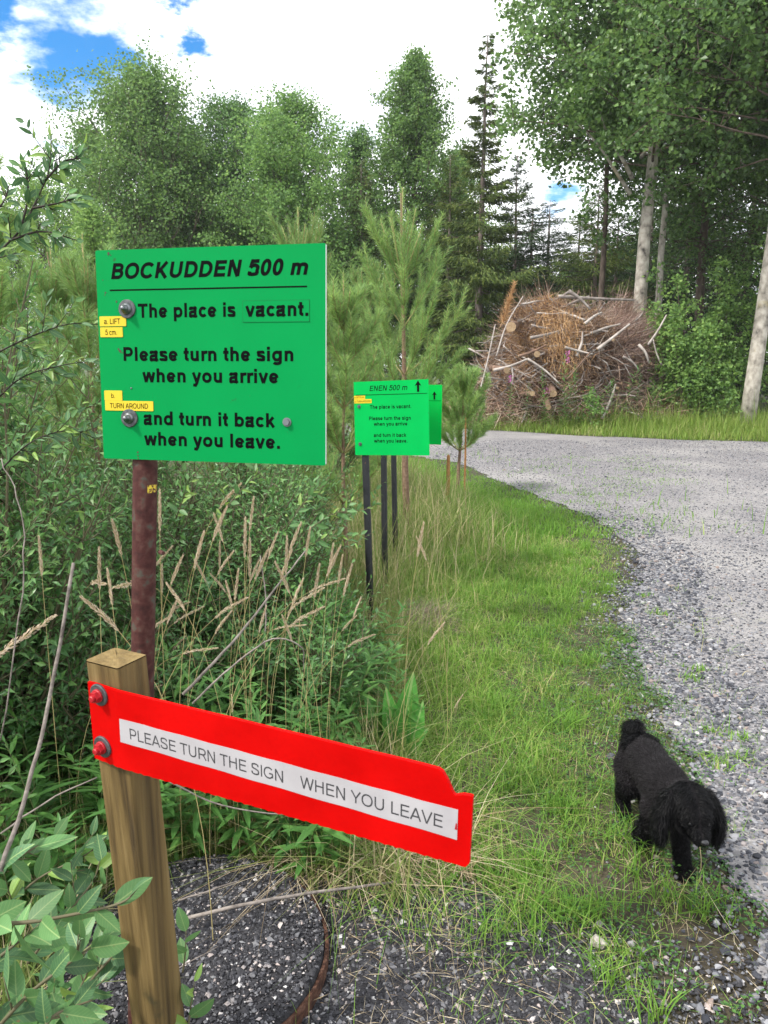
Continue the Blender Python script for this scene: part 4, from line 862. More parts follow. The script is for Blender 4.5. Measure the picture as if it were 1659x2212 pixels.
# ================================================================== willows and weeds
M_WIL = mat('willow_leaf', [(0, (.035, .10, .032)), (.3, (.06, .155, .045)), (.65, (.10, .22, .06)), (.88, (.17, .31, .09)), (1, (.25, .38, .09))], nscale=2.5, rough=.4, transl=.28, spec=.5)
M_WTWIG = flat('willow_twig', (.10, .09, .05), rough=.7); M_DTWIG = flat('dark_twig', (.03, .022, .018), rough=.7)
def willow(label, loc, H, rad, nst, ntw, npl, seed, leaf=.048, lean=(0, 0), group='willow bushes along the left', m=None, det=1, tilt=.55):
    global rng
    keep = rng; rng = np.random.default_rng(seed)
    root = thing('willow_bush', label, 'bush', loc, group); gs = Geo(); pos, ax, nm, ln = [], [], [], []
    for s in range(nst):
        az = rng.uniform(0, 6.28); out = rad * math.sqrt(rng.random()); h = H * rng.uniform(.55, 1.02) * (1 - .25 * (out / rad) ** 2)
        t = np.linspace(0, 1, 8)[:, None]; P_ = np.array([math.cos(az) * rad * .15, math.sin(az) * rad * .15, -.02]) + np.array([math.cos(az) * out + lean[0] * h, math.sin(az) * out + lean[1] * h, 0]) * t ** 1.4 + np.array([0, 0, h]) * t ** .9 + rng.normal(0, .012, (8, 3)) * t
        gs.add(*tube(P_, np.linspace(.009, .002, 8), 5, False))
        for k in range(ntw):
            q = rng.uniform(.18, 1.0); o = np.array([np.interp(q, t[:, 0], P_[:, c]) for c in range(3)]); a2 = rng.uniform(0, 6.28)
            d = nrm(np.array([math.cos(a2), math.sin(a2), rng.uniform(.1, 1.1)])); L_ = rng.uniform(.14, .34) * (1.15 - q * .4)
            tt = np.linspace(0, 1, 5)[:, None]; C_ = o + d * L_ * tt + np.array([0, 0, .06]) * tt ** 2
            gs.add(*tube(C_, np.linspace(.0026, .0008, 5), 3, False))
            u_ = np.linspace(.06, 1.0, npl); p = np.stack([np.interp(u_, tt[:, 0], C_[:, c]) for c in range(3)], 1)
            th = np.arange(npl) * 2.4 + rng.uniform(0, 6); s1 = nrm(np.cross(d, [0.1, .2, 1])); s2 = np.cross(d, s1); rad_ = s1 * np.cos(th)[:, None] + s2 * np.sin(th)[:, None]
            pos.append(p); ax.append(nrm(rad_ + d * tilt * (1 + u_[:, None] * 1.2) + rng.normal(0, .18, (npl, 3)))); nm.append(nrm(d + np.array([0, 0, .6]) + rng.normal(0, .25, (npl, 3)))); ln.append(leaf * rng.uniform(.6, 1.2, npl) * (1 - .35 * u_))
    ob('twigs', gs.mesh('twigs', M_WTWIG, True), root, kind='stuff')
    pos, ax, nm, ln = map(np.concatenate, (pos, ax, nm, ln)); V, T = leaves(pos, ax, nm, ln, ln * rng.uniform(.28, .40, len(ln)), .22, .12, det)
    ob('foliage', mk('foliage', V, T, None, m or M_WIL), root, kind='stuff')
    rng = keep; return root
willow('tall willow bush filling the left border beside the large sign', (-1.62, 2.75, 0), 2.0, .6, 44, 20, 14, 91)
willow('willow bush in shade under the left edge of the large sign', (-1.12, 2.95, 0), 1.15, .48, 30, 16, 12, 92)
willow('willow bush directly behind the rusty pipe', (-.72, 3.15, 0), 1.10, .45, 30, 16, 12, 93)
willow('willow bush reaching its light tips to the black sign posts', (-.50, 3.30, 0), 1.04, .38, 28, 15, 12, 94, leaf=.044)
willow('dark willow bush at the left border below the pine', (-1.55, 2.05, 0), 1.35, .45, 34, 18, 13, 95, lean=(-.1, 0))
willow('low willow bush between the pipe and the herbs', (-.95, 2.55, 0), .78, .38, 24, 14, 12, 96)
willow('willow bush behind the seed heads in the middle', (-.45, 2.75, 0), .74, .34, 22, 13, 12, 97)
willow('dense leafy willow crown at the left border above the herbs', (-1.30, 2.30, 0), 1.72, .40, 40, 20, 14, 108)
willow('tall leafy willow shoots left of the large sign', (-1.75, 2.6, 0), 2.15, .42, 34, 20, 14, 109)
willow('large willow bush further back at the far left', (-2.6, 4.1, 0), 2.15, .8, 34, 17, 12, 98, leaf=.05)
willow('willow bush behind the large sign', (-1.5, 4.3, 0), 1.5, .7, 30, 15, 12, 99, leaf=.05)
willow('willow bush low between the slim pine and the tall pine', (-.70, 4.9, 0), 1.05, .4, 24, 14, 11, 100, leaf=.05)
willow('willow bush with light leaves under the right half of the large sign', (-.80, 3.9, 0), 1.28, .5, 34, 17, 13, 105)
willow('willow bush behind the pipe filling the shade', (-1.05, 3.7, 0), 1.32, .55, 34, 17, 13, 106)
willow('willow bush showing between the large sign and the slim pine', (-.62, 4.4, 0), 1.15, .4, 26, 15, 12, 107)
willow('low willow bush at the far left foreground', (-1.25, 1.75, 0), .70, .34, 24, 13, 11, 101)
willow('distant willow scrub left of the tall pine', (-.7, 7.5, 0), 1.5, 1.0, 30, 14, 11, 102, leaf=.07)
willow('distant willow scrub at the left below the birches', (-3.6, 7.5, 0), 2.2, 1.4, 36, 15, 11, 103, leaf=.075)
willow('distant willow scrub behind the bright pines', (-2.3, 6.6, 0), 1.7, 1.1, 32, 15, 11, 104, leaf=.07)

# single leaves as objects: nearest willow sprays
def leaf_mesh(name, L_, W, m, curl=.15, fold=.2):
    n = 9; V = []; 
    for i_ in range(n):
        t = i_ / (n - 1); w = W * .5 * (math.sin(math.pi * t ** .82) ** .8 if 0 < t < 1 else .02); zz_ = -curl * L_ * t * t
        for sg in (-1, -.5, 0, .5, 1): V.append((sg * w, t * L_, zz_ + fold * abs(sg) * w + .0006 * math.sin(t * 40 + sg * 3) * abs(sg)))
    Q = [(i_ * 5 + k, i_ * 5 + k + 1, (i_ + 1) * 5 + k + 1, (i_ + 1) * 5 + k) for i_ in range(n - 1) for k in range(4)]
    return mk(name, V, None, Q, m, True)
def leaf_mat(name, c1, c2, vein=1.35):
    m = mat(name, [(.3, c1), (.7, c2)], rand=False, nscale=2.2, rough=.45, transl=.28, spec=.35)
    nt = m.node_tree; N = nt.nodes; L = nt.links; b = N['Principled BSDF']; src = b.inputs['Base Color'].links[0].from_socket
    tc = N.new('ShaderNodeTexCoord'); sp = N.new('ShaderNodeSeparateXYZ'); L.new(tc.outputs['Object'], sp.inputs[0])
    def mm(op, a, b_):
        n = N.new('ShaderNodeMath'); n.operation = op
        for i, x in enumerate((a, b_)):
            if x is None: continue
            if isinstance(x, (int, float)): n.inputs[i].default_value = x
            else: L.new(x, n.inputs[i])
        return n.outputs[0]
    ax = mm('ABSOLUTE', sp.outputs[0], None); rib = mm('LESS_THAN', ax, .012)
    side = mm('GREATER_THAN', mm('SINE', mm('MULTIPLY', mm('SUBTRACT', sp.outputs[1], mm('MULTIPLY', ax, .9)), 62.0), None), .90)
    fac = mm('MAXIMUM', mm('MULTIPLY', rib, .75), mm('MULTIPLY', side, .30))
    mx = N.new('ShaderNodeMix'); mx.data_type = 'RGBA'; L.new(fac, mx.inputs[0]); L.new(src, mx.inputs[6]); mx.inputs[7].default_value = (.26, .36, .14, 1)
    L.new(mx.outputs[2], b.inputs['Base Color'])
    # brown specks of wear
    nz = N.new('ShaderNodeTexNoise'); nz.inputs['Scale'].default_value = 9; nz.inputs['Detail'].default_value = 4; gi = N.new('ShaderNodeObjectInfo'); ad = N.new('ShaderNodeVectorMath'); ad.operation = 'ADD'; L.new(tc.outputs['Object'], ad.inputs[0]); L.new(gi.outputs['Location'], ad.inputs[1]); L.new(ad.outputs[0], nz.inputs[0])
    mr = N.new('ShaderNodeMapRange'); mr.inputs[1].default_value = .68; mr.inputs[2].default_value = .72; L.new(nz.outputs['Fac'], mr.inputs[0])
    m2 = N.new('ShaderNodeMix'); m2.data_type = 'RGBA'; L.new(mr.outputs[0], m2.inputs[0]); L.new(mx.outputs[2], m2.inputs[6]); m2.inputs[7].default_value = (.16, .11, .05, 1); L.new(m2.outputs[2], b.inputs['Base Color'])
    hs = N.new('ShaderNodeHueSaturation'); vr = N.new('ShaderNodeMapRange'); vr.inputs[3].default_value = .72; vr.inputs[4].default_value = 1.25; L.new(gi.outputs['Random'], vr.inputs[0]); L.new(vr.outputs[0], hs.inputs['Value']); L.new(m2.outputs[2], hs.inputs['Color']); L.new(hs.outputs[0], b.inputs['Base Color'])
    return m
ML = [leaf_mat('broad_willow_leaf', (.07, .17, .055), (.10, .22, .075)), leaf_mat('deep_willow_leaf', (.045, .115, .05), (.07, .155, .065)), leaf_mat('new_willow_leaf', (.14, .25, .045), (.20, .32, .07))]
LM = [leaf_mesh('leaf', 1, .46, ML[0]), leaf_mesh('leaf', 1, .40, ML[1], .25), leaf_mesh('leaf', 1, .50, ML[0], .05, .1), leaf_mesh('leaf', 1, .36, ML[2], .3, .35), leaf_mesh('leaf', 1, .44, ML[1], -.1)]
LN = [leaf_mesh('leaf', 1, .34, ML[1], .2), leaf_mesh('leaf', 1, .38, ML[0], .1), leaf_mesh('leaf', 1, .30, ML[2], .3, .4), leaf_mesh('leaf', 1, .36, ML[1], -.15)]
def put_leaf(root, me, p, ax, nm, L_, o0):
    ax = Vector(nrm(ax)); nm = Vector(nm); s = ax.cross(nm).normalized(); up = s.cross(ax)
    o = ob('leaf', me, root); M = Matrix((s, ax, up)).transposed().to_4x4() @ Matrix.Diagonal((L_, L_, L_, 1)); M.translation = Vector(p - o0); o.matrix_local = M; return o
def spray(label, stems, meshes, leaf, step, r0, seed, name='willow_branch', tm=None, face=(0, -.6, .7), group='nearest willow sprays', sidetw=0, cat_='branch'):
    """stems: list of polylines of (u, v, Y)"""
    global rng
    keep = rng; rng = np.random.default_rng(seed)
    o0 = at(*stems[0][0]); root = thing(name, label, cat_, o0, group)
    lines = []
    for st in stems:
        P_ = np.array(cat([tuple(at(*q)) for q in st], 6)); lines.append((P_, r0, 1.0))
        L_ = np.linalg.norm(P_[-1] - P_[0])
        for k in range(sidetw):
            i_ = int(rng.uniform(.15, .9) * (len(P_) - 2)); d = nrm(P_[i_ + 1] - P_[i_]); sd_ = nrm(np.cross(d, [0, 1, .2])) * rng.choice([-1, 1]); d2 = nrm(d * .8 + sd_ * .8 + rng.normal(0, .25, 3)); l2 = L_ * rng.uniform(.14, .30)
            C_ = np.array([P_[i_] + d2 * l2 * t + np.array([0, 0, .12 * l2 * t * t]) for t in np.linspace(0, 1, 5)]); lines.append((C_, r0 * .5, .8))
    for P_, rr, lk in lines:
        g = Geo(); g.add(*tube(P_ - o0, np.linspace(rr, rr * .35, len(P_)), 6)); ob('stem', g.mesh('stem', tm or M_WTWIG, True), root)
        seg = np.linalg.norm(np.diff(P_, axis=0), axis=1); cum = np.concatenate([[0], seg.cumsum()]); s = step * .6; th = rng.uniform(0, 6)
        while s < cum[-1]:
            p = np.array([np.interp(s, cum, P_[:, c]) for c in range(3)]); i_ = min(np.searchsorted(cum, s), len(P_) - 1); d = nrm(P_[i_] - P_[i_ - 1]); th += 2.4
            s1 = nrm(np.cross(d, [.1, .3, 1])); s2 = np.cross(d, s1); rd = s1 * math.cos(th) + s2 * math.sin(th); end = s / cum[-1]
            put_leaf(root, meshes[int(rng.integers(len(meshes)))], p, rd + d * (.5 + end) + rng.normal(0, .2, 3), nrm(np.array(face) + rng.normal(0, .45, 3)), leaf * lk * rng.uniform(.7, 1.2) * (1.05 - .35 * end), o0)
            s += step * rng.uniform(.7, 1.2)
    rng = keep; return root
spray('broad-leaved willow shoot reaching right from the left border low down', [[(-60, 1998, .86), (60, 1992, .86), (160, 1975, .87), (262, 1950, .88), (300, 1915, .89)]], LM[:3], .070, .022, .0030, 111)
spray('cluster of broad willow leaves at the lower left corner beside the wooden post', [[(-40, 2260, .92), (60, 2150, .93), (150, 2080, .95), (235, 2020, .98)], [(140, 2260, .98), (190, 2130, 1.0), (255, 2050, 1.02), (268, 1990, 1.04)], [(-60, 2120, .98), (20, 2050, 1.0), (90, 2000, 1.05)], [(60, 2300, .88), (110, 2200, .9), (200, 2160, .93)]], LM[:3] + [LM[4]], .078, .022, .0034, 112, sidetw=3)
spray('willow leaves behind the wooden post above the asphalt', [[(-30, 2000, 1.25), (80, 1900, 1.28), (180, 1850, 1.3), (240, 1800, 1.32)], [(60, 2080, 1.2), (140, 1980, 1.2), (200, 1905, 1.22), (215, 1860, 1.23)], [(-20, 1890, 1.15), (60, 1840, 1.2), (130, 1800, 1.25)], [(120, 2260, 1.15), (180, 2120, 1.15), (230, 2020, 1.2)]], LM, .074, .023, .0026, 113, sidetw=3)
spray('pale fresh leaves poking out at the right foot of the wooden post', [[(404, 2240, 1.0), (412, 2175, 1.0), (420, 2120, 1.0)], [(395, 2100, 1.12), (400, 2060, 1.12), (402, 2010, 1.12)]], LM[2:4], .050, .026, .002, 114)
spray('dark willow branch standing against the sky at the upper left', [[(-60, 760, 1.75), (30, 620, 1.78), (100, 500, 1.8), (165, 410, 1.82), (200, 340, 1.85), (205, 262, 1.86)], [(60, 570, 1.79), (75, 450, 1.8), (88, 380, 1.8), (66, 335, 1.8)], [(185, 375, 1.83), (250, 330, 1.83), (300, 300, 1.83), (355, 290, 1.85)], [(-20, 560, 1.7), (15, 480, 1.72), (25, 420, 1.72)]][:0] or
      [[(-60, 640, 1.75), (0, 545, 1.78), (45, 495, 1.78), (80, 430, 1.8), (104, 375, 1.8), (110, 330, 1.8), (110, 292, 1.82)], [(45, 495, 1.78), (60, 430, 1.8), (58, 380, 1.8), (50, 345, 1.8)], [(96, 392, 1.8), (125, 360, 1.8), (150, 345, 1.8), (190, 342, 1.82)], [(70, 450, 1.78), (120, 440, 1.78), (175, 425, 1.78)], [(-40, 480, 1.72), (5, 440, 1.72), (20, 400, 1.72)], [(20, 520, 1.77), (90, 500, 1.75), (170, 520, 1.74)]],
      LN, .044, .013, .0028, 115, tm=M_DTWIG, sidetw=6, face=(0, -.8, .3))
spray('dark willow branch arching across to the large sign edge at mid height', [[(-40, 780, 1.9), (60, 730, 1.9), (150, 700, 1.9), (225, 702, 1.92)], [(-40, 900, 1.85), (40, 820, 1.85), (130, 790, 1.88), (200, 780, 1.9)], [(-40, 1060, 1.8), (60, 960, 1.82), (150, 930, 1.85), (215, 950, 1.9)]], LN, .044, .013, .0024, 116, tm=M_DTWIG, sidetw=6)
spray('fresh willow shoots lifting over the base of the large sign', [[(380, 1120, 2.5), (400, 1060, 2.45), (395, 1010, 2.4)], [(470, 1130, 2.6), (510, 1070, 2.6), (560, 1020, 2.6), (575, 1005, 2.6)], [(620, 1140, 2.7), (660, 1080, 2.7), (700, 1040, 2.7)], [(660, 1150, 2.7), (720, 1110, 2.7), (790, 1100, 2.75), (815, 1085, 2.75)], [(640, 1190, 2.7), (710, 1160, 2.7), (780, 1155, 2.7)]], LN[1:3] + LM[:1], .046, .019, .002, 117, sidetw=3)

# leafy herbs
M_HERB = [mat('herb_leaf', [(0, (.05, .14, .03)), (.5, (.08, .20, .045)), (1, (.13, .27, .06))], nscale=6, rough=.5, transl=.3, spec=.35), mat('dark_herb_leaf', [(0, (.035, .10, .03)), (.5, (.06, .145, .04)), (1, (.09, .19, .055))], nscale=6, rough=.5, transl=.25, spec=.35)]
M_HSTEM = flat('herb_stem', (.10, .13, .04), rough=.6)
def herb_mesh(seed, h, n, L0, m, wr=.16):
    r = np.random.default_rng(seed); t = np.linspace(0, 1, 6)[:, None]; P_ = np.array([r.normal(0, .05), r.normal(0, .05), 0]) * t ** 1.5 * 2 * h + np.array([0, 0, h]) * t
    u = np.linspace(.12, 1, n) ** .85; p = np.stack([np.interp(u, t[:, 0], P_[:, c]) for c in range(3)], 1); th = np.arange(n) * 2.4 + r.normal(0, .2, n)
    el = .25 + u ** 3 * .95; ax = np.stack([np.cos(th) * np.cos(el), np.sin(th) * np.cos(el), np.sin(el)], 1); nm = np.stack([-np.cos(th) * np.sin(el), -np.sin(th) * np.sin(el), np.cos(el)], 1)
    ln = L0 * np.sin(np.pi * np.clip(u * .80 + .12, 0, 1)) ** .6 * r.uniform(.8, 1.15, n); V, T = leaves(p, ax, nm, ln, ln * wr * r.uniform(.85, 1.2, n), .25, .30, 2)
    a = tube(P_, np.linspace(.0026, .001, 6), 5); return mk('herb_leaves', V, T, None, m), mk('herb_stem', a[0], a[1], a[2], M_HSTEM, True)
HV = [herb_mesh(s_, 1.0, n_, L_, M_HERB[mi_], w_) for s_, n_, L_, mi_, w_ in ((1, 40, .14, 0, .17), (2, 46, .13, 1, .17), (3, 36, .16, 0, .15), (4, 44, .12, 0, .19), (5, 34, .15, 0, .18))]
HS = [(b_, a_) for a_, b_ in HV]
hr = np.random.default_rng(5); cnt = 0; tries = 0
HP = []
while cnt < 285 and tries < 12000:
    tries += 1; u = hr.uniform(-60, 870); Y_ = hr.uniform(1.32, 3.7); x_ = gx(u, Y_) ; 
    if math.hypot(x_ - WELL[0], Y_ - WELL[1]) < .38 or (u > 330 and Y_ < 2.0 and x_ > -.32): continue
    if x_ > .05 - abs(Y_ - 2.2) * .10 : continue
    if Y_ < 1.75 and u > 230: continue
    if abs(x_ - .055) < .20 and Y_ < 2.75: continue
    if any((x_ - a_) ** 2 + (Y_ - b_) ** 2 < .075 ** 2 for a_, b_ in HP): continue
    HP.append((x_, Y_)); h = hr.uniform(.34, .62) * (.75 + .18 * (Y_ - 1.3)); side = 'right' if u > 300 else 'left'
    if x_ > -.22: h *= .7
    k_ = int(hr.integers(5)); root = thing('willowherb', 'narrow-leaved green herb in the dense patch %s of the wooden post' % side, 'weed', (x_, Y_, 0), 'narrow-leaved herbs %s of the wooden post' % side)
    root.rotation_euler = (hr.normal(0, .13), hr.normal(0, .13), hr.uniform(0, 6.28)); root.scale = (h, h, h); root.scale = (.74 + .2 * h, .74 + .2 * h, h)
    ob('stem', HS[k_][0], root); ob('foliage', HS[k_][1], root, kind='stuff'); cnt += 1

# grass stalks with dry seed heads
M_SEED = mat('dry_seed_head', [(0, (.36, .28, .18)), (.5, (.52, .43, .31)), (1, (.66, .58, .46))], rough=.8, transl=.25, spec=.1)
M_STRAW = mat('straw_stalk', [(0, (.20, .19, .06)), (.5, (.34, .28, .12)), (1, (.46, .38, .2))], nscale=4, rough=.7)
def stalk(seed, arch):
    r = np.random.default_rng(seed); t = np.linspace(0, 1, 12); az = 0; P_ = np.stack([arch * t ** 3 * .55, np.zeros(12), t - arch * t ** 6 * .12], 1)
    a = tube(P_, np.linspace(.0016, .0008, 12), 4, False); i0 = .885; u = np.linspace(i0, 1.0, 150); p = np.stack([np.interp(u, t, P_[:, c]) for c in range(3)], 1)
    d = nrm(P_[-1] - P_[-2]); rd = nrm(r.normal(size=(150, 3))); w = np.sin(np.pi * np.clip((u - i0) / (1 - i0), .03, 1) ** .7) ** .7
    ax = nrm(d + rd * .42); V, T = leaves(p + rd * (.0026 * w)[:, None], ax, nrm(rd), .008 + .008 * w, .0032, .3, 0, 0)
    return mk('stalk', a[0], a[1], a[2], M_STRAW, True), mk('seed_head', V, T, None, M_SEED)
SV = [stalk(s_, a_) for s_, a_ in ((1, .15), (2, .35), (3, .6), (4, .95), (5, 1.3), (6, .05))]
sr = np.random.default_rng(9)
heads = [(520, 1045), (548, 1075), (462, 1110), (490, 1095), (440, 1150), (505, 1190), (530, 1120), (420, 1210), (455, 1240), (488, 1255), (395, 1200), (372, 1180), (360, 1260), (385, 1290), (410, 1300), (440, 1310), (650, 1130), (620, 1160), (600, 1150), (580, 1185), (560, 1210), (630, 1190), (670, 1140), (690, 1220), (720, 1175), (740, 1200), (700, 1270), (760, 1220),
         (243, 1125), (214, 1185), (232, 1230), (228, 1262), (245, 1270), (84, 1160), (176, 1290), (120, 1330), (86, 1440), (370, 1330), (350, 1220), (340, 1350), (400, 1375), (475, 1170), (515, 1230), (540, 1165), (595, 1215), (655, 1250), (640, 1290), (610, 1330), (535, 1290), (500, 1320), (575, 1310), (345, 1060),
         (745, 1250), (770, 1330), (810, 1370), (700, 1310), (470, 1400), (350, 1480), (500, 1500), (660, 1350), (820, 1250), (860, 1215), (900, 1160), (890, 1280), (960, 1345), (1000, 1500), (780, 1290), (915, 1130), (735, 1180), (300, 1290)]
for i_, (u, v) in enumerate(heads):
    Y_ = sr.uniform(1.95, 2.75) if u > 300 else sr.uniform(1.5, 2.2)
    if u > 780: Y_ = sr.uniform(2.2, 4.2)
    if v > 1330: Y_ = sr.uniform(2.15, 2.5)
    Y_ = max(Y_, 2.15) if u > 250 else Y_
    tp = at(u, v, Y_); k_ = int(sr.choice([0, 1, 5, 5, 0, 1, 2])) if v < 1250 else int(sr.choice([1, 2, 3, 4])); h = max(.25, tp[2]); arch = (.15, .35, .6, .95, 1.3, .05)[k_]; h = h / (1 - arch * .12) 
    az = sr.choice([0.2, .3, -.2, .6, .8, 2.6]) + sr.normal(0, .3) if u > 300 else sr.uniform(0, 6.28); off = arch * .55 * h * .72
    root = thing('seeding_grass', 'straw-coloured grass stalk with feathery seed head among the herbs' if v < 1330 else 'low bent grass stalk with pale seed head leaning out of the herbs', 'grass stalk', (tp[0] - math.cos(az) * off, tp[1] - math.sin(az) * off, 0), 'seeding grass stalks' if v < 1330 else 'low bent grass stalks')
    root.rotation_euler[2] = az; root.scale = (h * .72, h * .72, h)
    ob('stalk', SV[k_][0], root); ob('seed_head', SV[k_][1], root)

# broad-leaved dock
dk = gr(868, 1640); root = thing('dock_plant', 'dock plant with broad upright wavy leaves above the red arm', 'plant', dk)
MD = [leaf_mesh('leaf', 1, .30, leaf_mat('dock_leaf', (.05, .19, .03), (.08, .27, .045)), .25, .15), leaf_mesh('leaf', 1, .34, ML[0], .35, .15)]
for (u, v, L_, a) in ((800, 1500, .17, 0), (815, 1530, .15, 0), (838, 1500, .17, 0), (895, 1470, .20, 0), (905, 1520, .15, 0), (925, 1560, .10, 0), (880, 1560, .12, 0), (855, 1600, .10, 0), (910, 1610, .08, 0)):
    tip = at(u, v + 12, dk[1] + hr.normal(0, .03)); base = dk + np.array([hr.normal(0, .02), hr.normal(0, .02), .0]); d = tip - base
    put_leaf(root, MD[0], base - dk + dk, d, (hr.normal(0, .3), -1, .4), np.linalg.norm(d), dk)

# ================================================================== grass
M_GRASS = mat('grass_blade', [(0, (.06, .14, .02)), (.30, (.10, .22, .03)), (.60, (.17, .30, .045)), (.78, (.25, .34, .075)), (.86, (.40, .35, .17)), (1, (.56, .48, .30))], nscale=1.6, nmix=.22, rough=.55, transl=.3, spec=.25)
M_GRASSL = mat('lush_grass_blade', [(0, (.07, .17, .02)), (.4, (.11, .24, .035)), (.85, (.18, .32, .05)), (1, (.40, .36, .17))], nscale=1.2, nmix=.3, rough=.55, transl=.35, spec=.25)
M_TALL = mat('tall_grass_blade', [(0, (.08, .14, .03)), (.4, (.14, .21, .05)), (.62, (.22, .26, .08)), (.8, (.36, .31, .17)), (1, (.54, .46, .30))], nscale=2, nmix=.15, rough=.6, transl=.3, spec=.2)
M_DRY = mat('dry_straw', [(0, (.20, .14, .08)), (.5, (.38, .30, .18)), (1, (.58, .50, .36))], rough=.75, transl=.15)
def blades(x, y, h, w, lean, segs=3, z=0.0, az=None):
    n = len(x); az = rng.uniform(0, 6.28, n) if az is None else az; d = np.stack([np.cos(az), np.sin(az), np.zeros(n)], 1); s = np.stack([-np.sin(az), np.cos(az), np.zeros(n)], 1)
    tw = rng.normal(0, .6, n)[:, None]; s = nrm(s + d * tw); lean = np.asarray(lean)
    lv = []
    for i_ in range(segs + 1):
        t = i_ / segs; p = np.stack([x, y, np.zeros(n) + z], 1) + d * (h * lean * t ** 1.8)[:, None] + np.array([0, 0, 1.]) * (h * (t - .38 * np.clip(lean, 0, 1.8) * t * t))[:, None]
        ww = (w * (1 - t) ** .7 * .5)[:, None]
        if i_ < segs: lv += [p - s * ww, p + s * ww]
        else: lv.append(p)
    V = np.stack(lv, 1); k = V.shape[1]; F = []
    for i_ in range(segs - 1): a = 2 * i_; F += [(a, a + 1, a + 3), (a, a + 3, a + 2)]
    a = 2 * (segs - 1); F.append((a, a + 1, a + 2)); T = (np.array(F)[None] + (np.arange(n) * k)[:, None, None]).reshape(-1, 3)
    return V.reshape(-1, 3), T
def in_well(x, y, r=.335): return np.hypot(x - WELL[0], y - WELL[1]) < r
def dark_zone(x, y): return np.clip((2.0 - .55 * np.maximum(x, 0) - y) * 5, 0, 1) * np.clip(1.15 - np.maximum(x - .12, 0) * 1.9, 0, 1)
# short verge grass
x, y = scatter(250000, -1.6, 2.3, 1.25, 6.5); u, v = view_uv(x, y); ins = inside(x, y, ROAD); dn = distline(x, y, near_d)
tuft = fnoise(x * 3, y * 3, 2.5); p_ = np.where(ins, np.exp(-dn / .22) * .40 * (fnoise(x * 5, y * 5, 2.5) > .15), np.clip(.12 + dn * 1.6 + .35 * fnoise(x * 5, y * 5, 2.5), 0, 1)) * np.clip(.62 + tuft * 1.1 + .5 * fnoise(x * 9, y * 9, 2.0), .05, 1) * (1 - .93 * dark_zone(x, y) * (tuft < .55)) * np.clip(1.3 - (y - 2) * .16, .35, 1)
k = (rng.random(len(x)) < p_) & (u > -80) & (u < 1750) & (v < 2300) & ~in_well(x, y)
x, y, dn = x[k], y[k], dn[k]; lf = np.clip(dn, 0, 1.1)
h = (.016 + .050 * lf) * rng.lognormal(0, .45, len(x)) * (1 + .3 * (y < 3.5)); V, T = blades(x, y, h, rng.uniform(.0020, .0038, len(x)) * (1 + .12 * (y - 2)), rng.gamma(2.2, .42, len(x)), 3)
g = Geo(); g.add(V, T); ob('verge_grass', g.mesh('verge_grass', M_GRASS), kind='stuff'); NG = len(x)
# lush longer tufts
cx, cy = scatter(560, -.2, 1.7, 1.5, 8.5); k = (distline(cx, cy, near_d) > .12) & ~inside(cx, cy, ROAD) & (dark_zone(cx, cy) < .3); cx, cy = cx[k], cy[k]
n_ = 34; x = (cx[:, None] + rng.normal(0, .028, (len(cx), n_))).ravel(); y = (cy[:, None] + rng.normal(0, .028, (len(cx), n_))).ravel(); hh = np.repeat(rng.uniform(.05, .13, len(cx)), n_)
V, T = blades(x, y, hh * rng.uniform(.6, 1.2, len(x)), rng.uniform(.003, .0055, len(x)), rng.gamma(2, .35, len(x)), 4); g = Geo(); g.add(V, T); ob('grass_tufts', g.mesh('grass_tufts', M_GRASSL), kind='stuff')
# verge further along the road
x, y = scatter(90000, -1.0, 4.0, 6.5, 15.5); u, v = view_uv(x, y); dn = distline(x, y, near_d); k = (u > 500) & (rng.random(len(x)) < np.where(inside(x, y, ROAD), .35 * np.exp(-dn / .4) * (fnoise(x * 3, y * 3, 2) > .05), np.clip(.38 + dn * 1.0 + .6 * fnoise(x * 3, y * 3, 2), 0, 1)) * 7.5 / y)
x, y, dn = x[k], y[k], dn[k]; V, T = blades(x, y, (.03 + .10 * np.clip(dn, 0, 1.2)) * rng.lognormal(0, .35, len(x)), rng.uniform(.006, .011, len(x)), rng.gamma(2, .35, len(x)), 2); g = Geo(); g.add(V, T); ob('verge_grass', g.mesh('verge_grass', M_GRASSL), kind='stuff')
# tall half-dry grass round the small signs
x, y = scatter(70000, -1.4, 2.2, 2.3, 11); u, v = view_uv(x, y); dn = distline(x, y, near_d); p_ = np.clip((dn - .75) * 1.2, 0, 1) * (u > 640) * ~inside(x, y, ROAD) * np.clip(1.2 - (y - 3) * .09, .3, 1) * np.clip((y - 2.2) * .8, 0, 1) * np.clip(.6 + fnoise(x * 2, y * 2, 2) * .8, .1, 1)
k = rng.random(len(x)) < p_ * .62; x, y, dn = x[k], y[k], dn[k]
V, T = blades(x, y, rng.uniform(.22, .62, len(x)) * np.clip(.45 + (dn - .75) * .9, .4, 1.1), rng.uniform(.003, .006, len(x)) * (1 + .1 * (y - 3)), rng.gamma(2, .25, len(x)), 4); g = Geo(); g.add(V, T); ob('tall_grass', g.mesh('tall_grass', M_TALL), kind='stuff')
# undergrowth grass below herbs
x, y = scatter(26000, -2.2, .1, 1.3, 5.5); k = ~in_well(x, y, .36) & (dark_zone(x, y) < .5) | ((x < -.75) & (y < 2.2)); x, y = x[k], y[k]
V, T = blades(x, y, rng.uniform(.12, .42, len(x)), rng.uniform(.003, .006, len(x)), rng.gamma(2, .3, len(x)), 3); g = Geo(); g.add(V, T); ob('undergrowth', g.mesh('undergrowth', M_TALL), kind='stuff')
